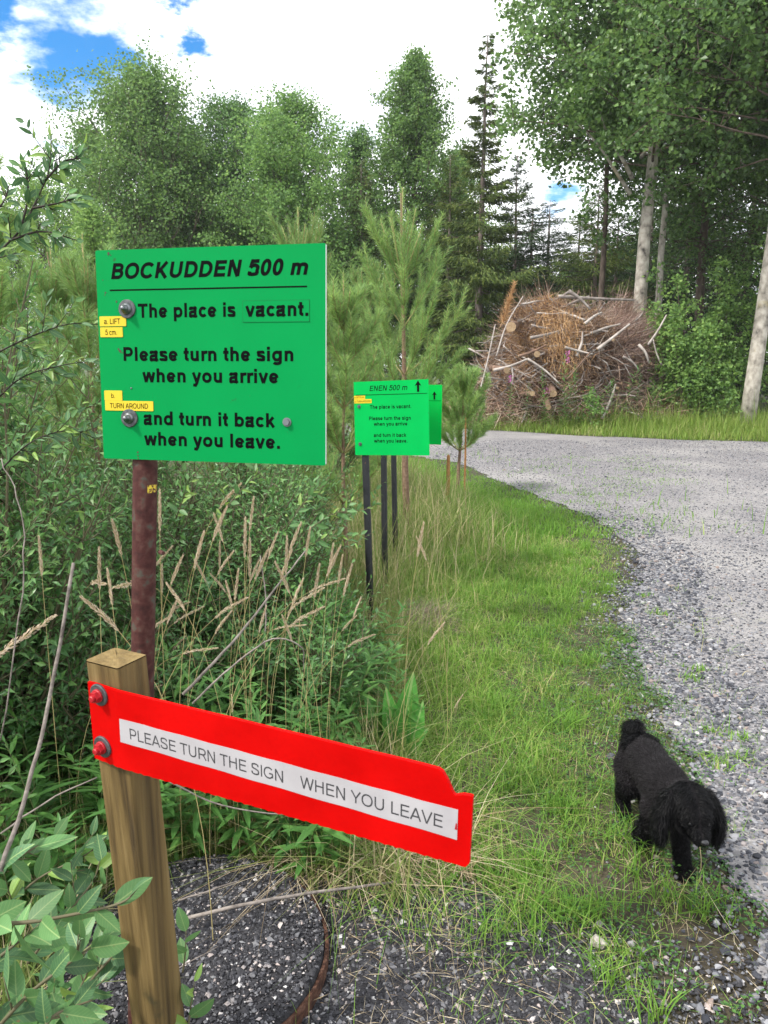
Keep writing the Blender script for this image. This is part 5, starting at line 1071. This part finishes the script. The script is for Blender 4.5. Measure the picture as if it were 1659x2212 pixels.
# far verge
x, y = scatter(120000, -9, 14, 14, 22); fy = np.interp(x, far_d[::-1, 0] if far_d[0, 0] > far_d[-1, 0] else far_d[:, 0], far_d[::-1, 1] if far_d[0, 0] > far_d[-1, 0] else far_d[:, 1]); k = (y > fy + .02 + rng.exponential(.06, len(x))) & (y < fy + 4.5) ; x, y, fy = x[k], y[k], fy[k]
V, T = blades(x, y, (.10 + .24 * np.clip((y - fy) / 1.2, 0, 1.3)) * rng.lognormal(0, .35, len(x)), rng.uniform(.010, .018, len(x)), rng.gamma(2, .25, len(x)), 2); g = Geo(); g.add(V, T); ob('far_verge_grass', g.mesh('far_verge_grass', mat('far_grass', [(0, (.09, .17, .025)), (.5, (.16, .26, .04)), (.8, (.25, .30, .08)), (1, (.48, .42, .24))], nscale=.8, nmix=.3, rough=.6, transl=.3)), kind='stuff')
# clover and small leaves near the dog and along the edge
x, y = scatter(52000, .1, 2.2, 1.5, 4.2); dn = distline(x, y, near_d); ins = inside(x, y, ROAD); k = (rng.random(len(x)) < np.clip(np.where(ins, .25 * np.exp(-dn / .08), 1.1 - dn * 1.3) * (fnoise(x * 4, y * 4, 2.2) > -.15), 0, 1) * (1 - .9 * dark_zone(x, y))); x, y = x[k], y[k]
n = len(x); ax = nrm(np.stack([rng.normal(size=n), rng.normal(size=n), rng.uniform(0, .5, n)], 1)); V, T = leaves(np.stack([x, y, rng.uniform(.008, .045, n)], 1), ax, rdir(n, 1.6), rng.uniform(.007, .014, n), rng.uniform(.006, .011, n), .1, .05, 0)
g = Geo(); g.add(V, T); ob('clover', g.mesh('clover', mat('clover_leaf', [(0, (.03, .085, .02)), (.6, (.055, .14, .03)), (1, (.09, .2, .04))], rough=.5, transl=.3)), kind='stuff')
# dry straw lying about
x, y = scatter(21000, -.6, 2.0, 1.25, 4.5); dn = distline(x, y, near_d); k = (rng.random(len(x)) < np.clip(.35 + .9 * dark_zone(x, y) * (x > -.05) + 1.0 * np.exp(-((y - 2.02) / .12) ** 2) * (x < .25), 0, 1) * np.where(inside(x, y, ROAD), .05, 1)) & ~in_well(x, y, .30); x, y = x[k], y[k]; n = len(x)
az = rng.uniform(0, 6.28, n); L_ = rng.lognormal(math.log(.045), .5, n); d = np.stack([np.cos(az), np.sin(az), rng.normal(.06, .12, n)], 1); V, T = leaves(np.stack([x, y, rng.uniform(.006, .03, n)], 1), d, rdir(n, 1), L_, rng.uniform(.0008, .0015, n), .2, .08, 1)
g = Geo(); g.add(V, T); ob('dry_straw', g.mesh('dry_straw', M_DRY), kind='stuff')
# long dry stalks bent over behind the well and the dead tuft
x, y = scatter(520, -.35, .28, 1.98, 2.3); V, T = blades(x, y, rng.uniform(.08, .28, len(x)), rng.uniform(.0018, .0032, len(x)), rng.uniform(1.2, 2.4, len(x)), 4, z=.01); g = Geo(); g.add(V, T); ob('bent_straw', g.mesh('bent_straw', M_DRY), kind='stuff')
dt = gr(905, 1345); x = dt[0] + rng.normal(0, .07, 1100); y = dt[1] + rng.normal(0, .12, 1100); V, T = blades(x - dt[0], y - dt[1], rng.uniform(.06, .2, 1100), rng.uniform(.002, .0035, 1100), rng.uniform(.6, 2.3, 1100), 4); ob('dead_tuft', mk('dead_tuft', V, T, None, mat('dead_tuft', [(0, (.10, .06, .05)), (.6, (.24, .18, .14)), (1, (.42, .36, .28))], rough=.8)), None, 'brown dead tuft of matted grass beside the nearest black sign post', 'tuft', loc=dt)
# weedy patches on the carriageway
cx = rng.uniform(1080, 1480, 60); cv = rng.uniform(985, 1075, 60); C_ = np.array([gr(a, b)[:2] for a, b in zip(cx, cv)]); x = (C_[:, 0][:, None] + rng.normal(0, .16, (60, 34))).ravel(); y = (C_[:, 1][:, None] + rng.normal(0, .10, (60, 34))).ravel()
C2 = np.array([gr(a, b)[:2] for a, b in ((1545, 1585), (1600, 1600), (1490, 1470), (1530, 1640), (1420, 1330), (1390, 1290), (1560, 1660), (1510, 1450), (1585, 1640), (1350, 1390))]); x = np.concatenate([x, (C2[:, 0][:, None] + rng.normal(0, .03, (10, 40))).ravel()]); y = np.concatenate([y, (C2[:, 1][:, None] + rng.normal(0, .02, (10, 40))).ravel()])
V, T = blades(x, y, rng.uniform(.015, .05, len(x)), rng.uniform(.004, .008, len(x)), rng.uniform(.4, 1.4, len(x)), 2, z=.006); g = Geo(); g.add(V, T); ob('road_weeds', g.mesh('road_weeds', M_GRASSL), kind='stuff')

# stakes beside the small pine
for (u, v0, v1, Y_, r_, lab) in ((966, 1065, 982, 8.0, .022, 'weathered orange-brown stake standing in the tall grass'), (1003, 1075, 902, 8.7, .012, 'split pale stake leaning on the small young pine')):
    b_ = at(u, v0, Y_); b_[2] = 0; t_ = at(u + 3, v1, Y_); g = Geo(); g.add(*tube(np.array([[0, 0, -.02], (t_ - b_) * .5 + [.005, 0, 0], (t_ - b_) * .97, (t_ - b_)]), [r_, r_, r_ * .8, r_ * .3], 5)); ob('stake', g.mesh('stake', mat('orange_wood', [(.3, (.20, .09, .03)), (.7, (.38, .19, .07))], rand=False, nscale=40, rough=.8)), None, lab, 'stake', None, None, b_)

# ================================================================== brush pile
PB = np.array([gx(1228, 19.2), 19.4, 0.0]); PR = np.array([2.25, 1.7, 2.65])
root = thing('brush_pile', 'heap of cut branches, logs and brown conifer twigs beyond the road', 'brush pile', PB)
def pile_pt(th, ph, k=1.0):   # th azimuth, ph elevation; lumpy dome
    k2 = k * (1 + .07 * math.sin(3 * th + 1) + .07 * math.sin(5 * ph + 2 * th) + .04 * math.sin(11 * th + 4 * ph)); return np.array([PR[0] * math.cos(th) * max(0, math.cos(ph)) ** .38, PR[1] * math.sin(th) * max(0, math.cos(ph)) ** .5, PR[2] * math.sin(ph) ** .72 if ph > 0 else 0]) * k2
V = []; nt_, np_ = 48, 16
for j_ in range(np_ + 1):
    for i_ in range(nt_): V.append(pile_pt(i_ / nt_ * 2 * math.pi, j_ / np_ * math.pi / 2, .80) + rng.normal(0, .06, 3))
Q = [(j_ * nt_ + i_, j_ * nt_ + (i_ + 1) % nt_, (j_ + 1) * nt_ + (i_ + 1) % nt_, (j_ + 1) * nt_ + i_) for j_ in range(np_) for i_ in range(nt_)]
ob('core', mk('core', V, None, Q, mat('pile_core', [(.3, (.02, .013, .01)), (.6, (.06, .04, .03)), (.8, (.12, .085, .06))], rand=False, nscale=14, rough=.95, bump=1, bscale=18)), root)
M_CUT = [mat('grey_branch_bark', [(.3, (.12, .10, .09)), (.7, (.30, .27, .25))], rand=False, nscale=9, rough=.85), mat('white_branch_bark', [(.3, (.22, .19, .17)), (.7, (.44, .40, .37))], rand=False, nscale=9, rough=.8), mat('brown_branch_bark', [(.3, (.09, .055, .04)), (.7, (.22, .14, .10))], rand=False, nscale=9, rough=.85)]
M_SAW = mat('sawn_wood', [(.3, (.24, .16, .09)), (.7, (.36, .26, .16))], rand=False, nscale=30, rough=.8)
def branch_mesh(seed, L_, r_, bend, m, sub_=2):
    r = np.random.default_rng(seed); bend *= .55; t = np.linspace(-.5, .5, 8); P_ = np.stack([t * L_, r.normal(0, bend * L_ * .08, 8).cumsum() * .4, r.normal(0, bend * L_ * .08, 8).cumsum() * .4], 1)
    g = Geo(); a = tube(P_, np.linspace(r_, r_ * .45, 8), 7, True); cap_ = np.zeros(len(a[1]), int); g.add(a[0], a[1][::1], a[2], 0)
    g.tm[-1] = np.array([1 if q % 2 == 0 else 0 for q in range(len(a[1]))])
    for k in range(sub_):
        i_ = int(r.integers(3, 7)); d = nrm(np.array([1, r.normal(0, .8), r.normal(0, .8)])); g.add(*tube(np.array([P_[i_], P_[i_] + d * L_ * .2, P_[i_] + d * L_ * .35 + r.normal(0, .03, 3)]), [r_ * .5, r_ * .35, r_ * .15], 5))
    return g.mesh('branch', None, True, [m, M_SAW])
BMS = [branch_mesh(s_, L_, r_, b_, M_CUT[c_], k_) for s_, L_, r_, b_, c_, k_ in ((1, 1.5, .035, 1, 0, 2), (2, 1.2, .030, .7, 1, 1), (3, 1.8, .018, 1.4, 0, 3), (4, 1.0, .055, .4, 2, 0), (5, 1.4, .03, 1.2, 0, 3), (6, .8, .07, .2, 2, 0), (7, 1.6, .022, 1.6, 2, 3), (8, .9, .04, .6, 0, 1))]
pr_ = np.random.default_rng(77)
for i_ in range(290):
    th = pr_.uniform(math.pi * 1.0, math.pi * 2.0); ph = pr_.uniform(.02, 1.35) if i_ % 3 else pr_.uniform(.02, .7); p = pile_pt(th, ph, pr_.uniform(.90, 1.04))
    k_ = int(pr_.integers(8)); s_ = pr_.uniform(.5, 1.0); o = ob('log' if k_ in (3, 5) else 'branch', BMS[k_], root); o.location = p
    if k_ == 5: s_ *= .7
    if k_ in (3, 5): o.rotation_euler = (0, pr_.normal(0, .25), math.radians(90) + pr_.normal(0, .5)); s_ *= .9
    else: o.rotation_euler = (pr_.uniform(0, 6.28), pr_.normal(0, .55), pr_.normal(0, .55) + (math.pi if pr_.random() < .5 else 0))
    o.scale = (s_, s_, s_)
# hand-placed conspicuous branches
def pbr(a, b, r_, m, bend=.03):
    A, B = at(*a), at(*b); mid = (A + B) / 2 + pr_.normal(0, bend, 3); P_ = np.array(cat([tuple(A - PB), tuple(mid - PB), tuple(B - PB)], 4)); g = Geo(); v_, t_, q_ = tube(P_, np.linspace(r_ * .72, r_ * .4, len(P_)), 7); g.add(v_, t_, q_); g.tm[-1] = np.array([1 if q % 2 == 0 else 0 for q in range(len(t_))]); ob('branch', g.mesh('branch', None, True, [m, M_SAW]), root)
for a, b, r_, c_ in (((1205, 640, 17.9), (1370, 648, 18.1), .06, 0), ((1228, 628, 17.8), (1275, 668, 17.7), .06, 0), ((1275, 720, 17.6), (1340, 700, 17.8), .045, 1), ((1290, 755, 17.3), (1360, 700, 17.5), .055, 1), ((1262, 700, 17.4), (1300, 675, 17.8), .05, 1), ((1245, 770, 17.4), (1258, 718, 17.6), .05, 1),
                       ((1120, 770, 17.3), (1180, 745, 17.4), .05, 2), ((1145, 730, 17.5), (1220, 712, 17.6), .055, 0), ((1065, 800, 17.2), (1140, 775, 17.3), .05, 1), ((1140, 775, 17.3), (1210, 830, 17.1), .04, 1), ((1105, 790, 17.3), (1105, 830, 17.2), .03, 1), ((1380, 745, 17.4), (1402, 785, 17.3), .05, 1), ((1345, 770, 17.3), (1380, 800, 17.3), .045, 0), ((1300, 905, 16.9), (1330, 830, 17.3), .05, 0),
                       ((1400, 745, 17.6), (1440, 680, 17.6), .04, 1), ((1030, 870, 17.6), (1070, 700, 17.9), .03, 1), ((1220, 750, 17.3), (1280, 765, 17.3), .045, 1), ((1225, 820, 17.2), (1275, 760, 17.3), .03, 2), ((1072, 770, 17.8), (1130, 640, 18.2), .03, 1), ((1430, 790, 17.8), (1410, 730, 17.8), .03, 1)):
    pbr(a, b, r_, M_CUT[c_])
for (u, v, Y_, r_) in ((1104, 706, 17.45, .11), (1160, 765, 17.3, .07), (1185, 880, 17.1, .06), (1095, 800, 17.2, .07), (1195, 850, 17.0, .08), (1150, 850, 17.05, .06)):
    p = at(u, v, Y_) - PB; g = Geo(); d = nrm(np.array([pr_.normal(0, .25), 1, pr_.normal(0, .1)])); v_, t_, q_ = tube(np.array([p, p + d * .35, p + d * .8]), r_, 12); g.add(v_, t_, q_); g.tm[-1] = np.array([1 if q % 2 == 0 else 0 for q in range(len(t_))]); ob('log', g.mesh('log', None, False, [M_CUT[2], M_SAW]), root)
# fine twigs as thin three-sided spikes
def spikes(n, cen, dirs, L_, w):
    s1 = nrm(np.cross(dirs, rng.normal(size=(n, 3)))) * w[:, None]; s2 = nrm(np.cross(dirs, s1)) * w[:, None]; mid = cen + dirs * (L_ * .5)[:, None] + rng.normal(0, .05, (n, 3)) * L_[:, None]
    V = np.stack([cen - s1, cen + s1, cen + s2, mid - s1 * .6, mid + s1 * .6, mid + s2 * .6, cen + dirs * L_[:, None]], 1); F = np.array([(0, 1, 4), (0, 4, 3), (1, 2, 5), (1, 5, 4), (2, 0, 3), (2, 3, 5), (3, 4, 6), (4, 5, 6), (5, 3, 6)])
    return V.reshape(-1, 3), (F[None] + (np.arange(n) * 7)[:, None, None]).reshape(-1, 3)
def pile_pts(n, tx0, tx1, p0, p1, k0=.82, k1=1.02):
    return np.array([pile_pt(rng.uniform(tx0, tx1), rng.uniform(p0, p1), rng.uniform(k0, k1)) for _ in range(n)])
def dirs_(n, z=0., y=-.3): d = rng.normal(size=(n, 3)) * [1, .6, .7] + [0, y, z]; return nrm(d)
PI = math.pi
n = 9000; c_ = pile_pts(n, PI, 2 * PI, 0, 1.45, .84, 1.02); V, T = spikes(n, c_, dirs_(n), rng.uniform(.2, .8, n), rng.uniform(.004, .010, n)); ob('twigs', mk('twigs', V, T, None, mat('mixed_twig', [(0, (.09, .05, .03)), (.5, (.27, .17, .12)), (.85, (.44, .33, .25)), (1, (.6, .5, .42))], rough=.85)), root, kind='stuff')
n = 5200; c_ = pile_pts(n, 1.60 * PI, 2.03 * PI, .02, 1.5, .86, 1.05); V, T = spikes(n, c_, nrm(dirs_(n, .1, -.1) + [.9, 0, .1]), rng.uniform(.3, .9, n), rng.uniform(.003, .006, n)); ob('birch_twigs', mk('birch_twigs', V, T, None, mat('purple_twig', [(0, (.08, .045, .035)), (.6, (.25, .16, .135)), (1, (.48, .37, .32))], rough=.85)), root, kind='stuff')
n = 11000; th = rng.normal(1.32 * PI, .38, n); ph = rng.normal(.95, .36, n).clip(.2, 1.55); c_ = np.array([pile_pt(a, b, rng.uniform(.80, 1.03)) for a, b in zip(th, ph)])
n2 = 450; c2 = np.array([at(rng.normal(1222, 24) + (q_ - 730) * .15, q_, 17.5 + rng.normal(0, .08)) - PB for q_ in rng.uniform(670, 800, n2)]); c_ = np.concatenate([c_, c2]); d = np.concatenate([dirs_(n, -.2, -.2), nrm(rng.normal(0, .35, (n2, 3)) + [.1, -.2, -1])]); V, T = spikes(n + n2, c_, d, rng.uniform(.10, .38, n + n2), rng.uniform(.003, .006, n + n2)); ob('brown_needles', mk('brown_needles', V, T, None, mat('brown_conifer', [(0, (.26, .14, .06)), (.5, (.48, .29, .13)), (1, (.66, .46, .25))], rough=.85, transl=.2)), root, kind='stuff')
tp_ = at(1112, 610, 18.3) - PB; tb_ = at(1085, 700, 18.3) - PB; n = 500; t = rng.random((n, 1)); c_ = tb_ + (tp_ - tb_) * t; V, T = spikes(n, c_, nrm((tp_ - tb_) * .8 + rng.normal(0, .5, (n, 3))), rng.uniform(.1, .3, n) * (1.1 - t[:, 0] * .7), np.full(n, .006)); ob('brown_tip', mk('brown_tip', V, T, None, MATS['brown_conifer']), root, kind='stuff')
n = 900; th = rng.uniform(PI, 2.05 * PI, n); ph = rng.uniform(.5, 1.5, n); c_ = np.array([pile_pt(a, b, .95) for a, b in zip(th, ph)]); V, T = spikes(n, c_, nrm(c_ / np.array([1, 3, 1]) * .4 + rng.normal(0, .7, (n, 3))), rng.uniform(.3, 1.0, n), rng.uniform(.004, .009, n)); ob('outer_twigs', mk('outer_twigs', V, T, None, MATS['mixed_twig']), root, kind='stuff')
# scattered lower debris right and left
n = 2500; c_ = np.stack([rng.uniform(-3.4, 3.0, n), rng.uniform(-1.9, -.9, n), rng.uniform(.0, .9, n) * np.exp(-rng.uniform(0, 1, n))], 1); V, T = spikes(n, c_, dirs_(n, .2), rng.uniform(.2, .7, n), rng.uniform(.004, .008, n)); ob('loose_twigs', mk('loose_twigs', V, T, None, MATS['mixed_twig']), root, kind='stuff')

# weeds in front of the pile, with pink flowers
M_PINK = flat('pink_flower', (.42, .10, .33), rough=.6)
fl_ = [(1104, 880), (1232, 740 + 160), (1210, 870), (1250, 850), (1185, 905), (1325, 880), (1380, 870), (1345, 850), (1180, 860), (1225, 830), (1415, 890), (1140, 890), (1290, 880)]
for i_, (u, v) in enumerate(fl_):
    Y_ = 16.9; h = max(.35, hz(v - 60, Y_)); k_ = i_ % 5
    root2 = thing('fireweed', 'dark green fireweed stem with pink blossom growing at the foot of the brush pile', 'flower', (gx(u, Y_), Y_, 0), 'fireweed stems before the brush pile'); root2.scale = (1.3, 1.3, h)
    ob('stem', HS[k_][0], root2); ob('foliage', HS[k_][1], root2, kind='stuff'); n = 40; V, T = leaves(np.stack([rng.normal(0, .02, n), rng.normal(0, .02, n), rng.uniform(.92, 1.08, n)], 1), rdir(n), rdir(n), .024, .02, .1, 0, 0); 
    if i_ in (0, 4, 9): ob('blossom', mk('blossom', V, T, None, M_PINK), root2)
decid('aspen_shrub', 'single light green sapling growing in front of the brush pile', (gx(1285, 16.8), 16.8, 0), .95, .1, .3, 16, 500, .06, .012, M_LEAF_Y, M_BARK_B, 88, cat_='shrub', stems=2)

# ================================================================== thin air haze
def haze():
    x0, x1, y0, y1, z0, z1 = -170, 170, -20, 330, -1.0, 22.0
    V = [(x, y, z) for z in (z0, z1) for y in (y0, y1) for x in (x0, x1)]
    m = bpy.data.materials.new('haze'); m.use_nodes = True; nt = m.node_tree
    for n in list(nt.nodes):
        if n.type == 'BSDF_PRINCIPLED': nt.nodes.remove(n)
    v = nt.nodes.new('ShaderNodeVolumePrincipled'); v.inputs['Color'].default_value = (.93, .96, 1, 1); v.inputs['Density'].default_value = HAZE; v.inputs['Anisotropy'].default_value = .3
    nt.links.new(v.outputs[0], nt.nodes['Material Output'].inputs['Volume'])
    ob('haze', mk('haze', V, None, [(0, 2, 3, 1), (4, 5, 7, 6), (0, 1, 5, 4), (2, 6, 7, 3), (0, 4, 6, 2), (1, 3, 7, 5)], m), kind='stuff')
HAZE = .0006
haze()

# ================================================================== the dog
DX, DY = .85, 2.20
def dog():
    root = thing('dog', 'small fluffy black dog walking towards the viewer along the gravel edge', 'dog', (DX, DY, 0))
    S = []   # spheres (x,y,z,r) relative to root; chains of tapered spheres
    def chain(pts, n=8, sq=(1, 1, 1)):
        P_ = np.array(pts, float)
        for a, b in zip(P_[:-1], P_[1:]):
            for t in np.linspace(0, 1, n): S.append((a * (1 - t) + b * t, sq))
    # trunk: rump (far, +y) to chest (near, -y)
    chain([(-.012, .165, .262, .066), (-.008, .10, .268, .072), (0, .02, .264, .070), (.008, -.06, .260, .076), (.014, -.11, .250, .072)])
    chain([(0, .02, .240, .062), (.008, -.07, .222, .070)])
    chain([(.014, -.11, .250, .062), (.018, -.17, .275, .055), (.020, -.20, .285, .055)])           # neck
    chain([(.020, -.215, .292, .066), (.022, -.245, .288, .064), (.023, -.262, .280, .056)])           # skull
    chain([(.024, -.265, .262, .040), (.026, -.305, .240, .030), (.027, -.322, .232, .022)])           # muzzle
    # front legs: dog's left planted under the head, right trailing and lifted
    chain([(.045, -.105, .200, .044), (.044, -.120, .130, .033), (.044, -.150, .065, .028), (.044, -.172, .026, .029), (.045, -.198, .018, .026)])
    chain([(-.035, -.09, .195, .044), (-.040, -.085, .125, .034), (-.046, -.045, .085, .033), (-.047, -.030, .050, .033), (-.047, -.045, .036, .031)])
    # hind legs: thigh forward, hock back
    chain([(-.040, .150, .215, .058), (-.050, .115, .150, .044), (-.052, .175, .095, .027), (-.052, .165, .040, .026), (-.052, .140, .024, .026)])
    chain([(.030, .155, .215, .056), (.040, .135, .150, .042), (.042, .205, .100, .026), (.042, .205, .040, .025), (.042, .180, .024, .026)])
    chain([(-.014, .205, .285, .026), (-.016, .232, .315, .021), (-.016, .215, .342, .017), (-.012, .180, .348, .012)], 6)     # tail carried up and over
    bm_ = bmesh.new()
    for s, sq in S:
        bmesh.ops.create_icosphere(bm_, subdivisions=2, radius=s[3], matrix=Matrix.Translation(s[:3]))
    me = bpy.data.meshes.new('body_raw'); bm_.to_mesh(me); bm_.free(); o = bpy.data.objects.new('body_raw', me); COL.objects.link(o)
    r = o.modifiers.new('r', 'REMESH'); r.mode = 'VOXEL'; r.voxel_size = .0065; sm = o.modifiers.new('s', 'SMOOTH'); sm.iterations = 6; sm.factor = .6
    dg = bpy.context.evaluated_depsgraph_get(); b = bpy.data.meshes.new_from_object(o.evaluated_get(dg)); bpy.data.objects.remove(o); b.name = 'body'
    M_SKIN = flat('black_skin', (.008, .007, .008), rough=.9, spec=.1)
    b.materials.clear(); b.materials.append(M_SKIN); b.polygons.foreach_set('use_smooth', np.ones(len(b.polygons), bool)); body = ob('body', b, root)
    # ears: long hanging flaps with thickness
    earc = []
    for sg in (-1, 1):
        bm_ = bmesh.new()
        for t in np.linspace(0, 1, 9):
            c = np.array([.021 + sg * (.060 + .030 * math.sin(t * 2.0)), -.225 - .010 * t, .312 - .112 * t]); bmesh.ops.create_icosphere(bm_, subdivisions=2, radius=1, matrix=Matrix.Translation(c) @ Matrix.Diagonal((.016, .030 + .008 * math.sin(t * 3), .026, 1)))
            earc.append(c)
        me = bpy.data.meshes.new('ear'); bm_.to_mesh(me); bm_.free(); o = bpy.data.objects.new('e', me); COL.objects.link(o); r = o.modifiers.new('r', 'REMESH'); r.mode = 'VOXEL'; r.voxel_size = .005
        dg = bpy.context.evaluated_depsgraph_get(); e = bpy.data.meshes.new_from_object(o.evaluated_get(dg)); bpy.data.objects.remove(o); e.materials.clear(); e.materials.append(M_SKIN); ob('ear', e, root)
        if sg < 0: e1 = e
        else: e2 = e
    M_GL = mat('wet_black', [(0, (.006, .006, .007)), (1, (.012, .012, .014))], rand=False, nscale=200, rough=.25, spec=.6)
    for sg in (-1, 1):
        bm_ = bmesh.new(); bmesh.ops.create_icosphere(bm_, subdivisions=3, radius=.0085, matrix=Matrix.Translation((.024 + sg * .026, -.302, .272))); me = bpy.data.meshes.new('eye'); bm_.to_mesh(me); bm_.free(); me.materials.append(M_GL); ob('eye', me, root)
    bm_ = bmesh.new(); bmesh.ops.create_icosphere(bm_, subdivisions=3, radius=1, matrix=Matrix.Translation((.027, -.345, .236)) @ Matrix.Diagonal((.013, .009, .010, 1))); me = bpy.data.meshes.new('nose'); bm_.to_mesh(me); bm_.free(); me.materials.append(M_GL); ob('nose', me, root)
    # hair strands grown on the skin
    def sample(me, n):
        me.calc_loop_triangles(); nt = len(me.loop_triangles); tri = np.zeros(nt * 3, np.int32); me.loop_triangles.foreach_get('vertices', tri); tri = tri.reshape(-1, 3); co = np.zeros(len(me.vertices) * 3); me.vertices.foreach_get('co', co); co = co.reshape(-1, 3)
        a, b_, c = co[tri[:, 0]], co[tri[:, 1]], co[tri[:, 2]]; nn = np.cross(b_ - a, c - a); ar = np.linalg.norm(nn, axis=1); i_ = rng.choice(nt, n, p=ar / ar.sum()); r1, r2 = np.sqrt(rng.random((n, 1))), rng.random((n, 1))
        return a[i_] * (1 - r1) + b_[i_] * r1 * (1 - r2) + c[i_] * r1 * r2, nrm(nn[i_])
    def hair(p, nrm_, comb, L_, w, lift, wave=0.0, segs=4):
        n = len(p); comb = comb - nrm_ * (comb * nrm_).sum(1, keepdims=True); d0 = nrm(nrm_ * lift[:, None] + nrm(comb) * (1 - lift)[:, None] + rng.normal(0, .16, (n, 3))); d1 = nrm(comb * .8 + nrm_ * .22 + np.array([0, 0, -.55]) * (L_ > .02)[:, None] + rng.normal(0, .15, (n, 3)))
        sd_ = nrm(np.cross(d0, nrm_ + rng.normal(0, .5, (n, 3)))); lv = []; wv = rng.normal(0, 1, (n, 3)) * wave
        for i_ in range(segs + 1):
            t = i_ / segs; q = p + d0 * (L_ * t * (1 - .5 * t))[:, None] + d1 * (L_ * .5 * t * t)[:, None] + wv * (math.sin(t * 6) * L_)[:, None]
            if i_ < segs: ww = (w * (1 - t * .7))[:, None]; lv += [q - sd_ * ww, q + sd_ * ww]
            else: lv.append(q)
        V = np.stack(lv, 1); k = V.shape[1]; F = []
        for i_ in range(segs - 1): a = 2 * i_; F += [(a, a + 1, a + 3), (a, a + 3, a + 2)]
        a = 2 * (segs - 1); F.append((a, a + 1, a + 2)); return V.reshape(-1, 3), (np.array(F)[None] + (np.arange(n) * k)[:, None, None]).reshape(-1, 3)
    def hmat(name, c0_, c1_, rough):
        return mat(name, [(0, c0_), (1, c1_)], nscale=25, rough=rough, spec=.14)
    root.scale = (.905, .905, .905)
    M_COAT = hmat('charcoal_coat', (.008, .0075, .008), (.025, .023, .0255), .65); M_LONG = hmat('black_long_hair', (.0012, .0012, .0016), (.004, .004, .005), .45)
    p, nn = sample(b, 62000)
    head = (p[:, 1] < -.195) & (p[:, 2] > .19); tail = (p[:, 2] > .305) & (p[:, 1] > .13); legs = p[:, 2] < .175; coat = ~(head | tail | legs)
    g = Geo(); k = coat; n = k.sum(); V, T = hair(p[k], nn[k], np.tile([0.0, .6, -.5], (n, 1)), rng.uniform(.008, .015, n), np.full(n, .0006), rng.uniform(.35, .7, n), .10, 3); g.add(V, T); ob('coat', g.mesh('coat', M_COAT), root, kind='stuff')
    g = Geo(); k = legs; n = k.sum(); V, T = hair(p[k], nn[k], np.tile([0.0, .1, -1.], (n, 1)), rng.uniform(.007, .014, n), np.full(n, .0006), rng.uniform(.35, .7, n), .14, 3); g.add(V, T); ob('leg_hair', g.mesh('leg_hair', M_LONG), root, kind='stuff')
    hp, hn = p[head], nn[head]; e_ = [np.repeat(hp, 2, 0) + rng.normal(0, .0015, (len(hp) * 2, 3)), np.repeat(hn, 2, 0)]; comb = np.stack([np.sign(e_[0][:, 0] - .022) * .75, np.full(len(e_[0]), -.45), np.full(len(e_[0]), -.35)], 1); n = len(comb)
    # hair parts on top of the head and falls to the sides and over the brow
    Lh = np.where(e_[0][:, 1] < -.275, .012, .028) * rng.uniform(.7, 1.15, n); g = Geo(); V, T = hair(e_[0], e_[1], comb, Lh, np.full(n, .0006), rng.uniform(.12, .35, n), .03, 4); g.add(V, T)
    ob('head_hair', g.mesh('head_hair', M_LONG), root, kind='stuff')
    for e in (e1, e2):
        q, qn = sample(e, 9000); g = Geo(); n = len(q); V, T = hair(q, qn, np.tile([0, 0, -1.], (n, 1)) + rng.normal(0, .12, (n, 3)), rng.uniform(.020, .045, n), np.full(n, .0006), rng.uniform(.1, .35, n), .06, 4); g.add(V, T); ob('ear_hair', g.mesh('ear_hair', M_LONG), root, kind='stuff')
    tp, tn = p[tail], nn[tail]; tp = np.repeat(tp, 3, 0) + rng.normal(0, .002, (len(tp) * 3, 3)); tn = np.repeat(tn, 3, 0); n = len(tp); g = Geo(); V, T = hair(tp, tn, np.tile([0, -.5, -.6], (n, 1)) + np.stack([np.sign(tn[:, 0]) * .5, np.zeros(n), np.zeros(n)], 1), rng.uniform(.025, .052, n), np.full(n, .0006), rng.uniform(.2, .5, n), .05, 4); g.add(V, T); ob('tail_hair', g.mesh('tail_hair', M_LONG), root, kind='stuff')
    # a straw caught at the mouth is a thing of its own
    P_ = np.array(cat([(.0, .0, .0), (.004, -.004, -.030), (.006, -.004, -.062), (.004, .0, -.078)], 4)); g = Geo(); g.add(*tube(P_, .0009, 4)); ob('straw', g.mesh('straw', M_DRY), None, 'single dry straw hanging from the mouth of the black dog', 'straw', loc=(DX + .010, DY - .318, .205))
dog()
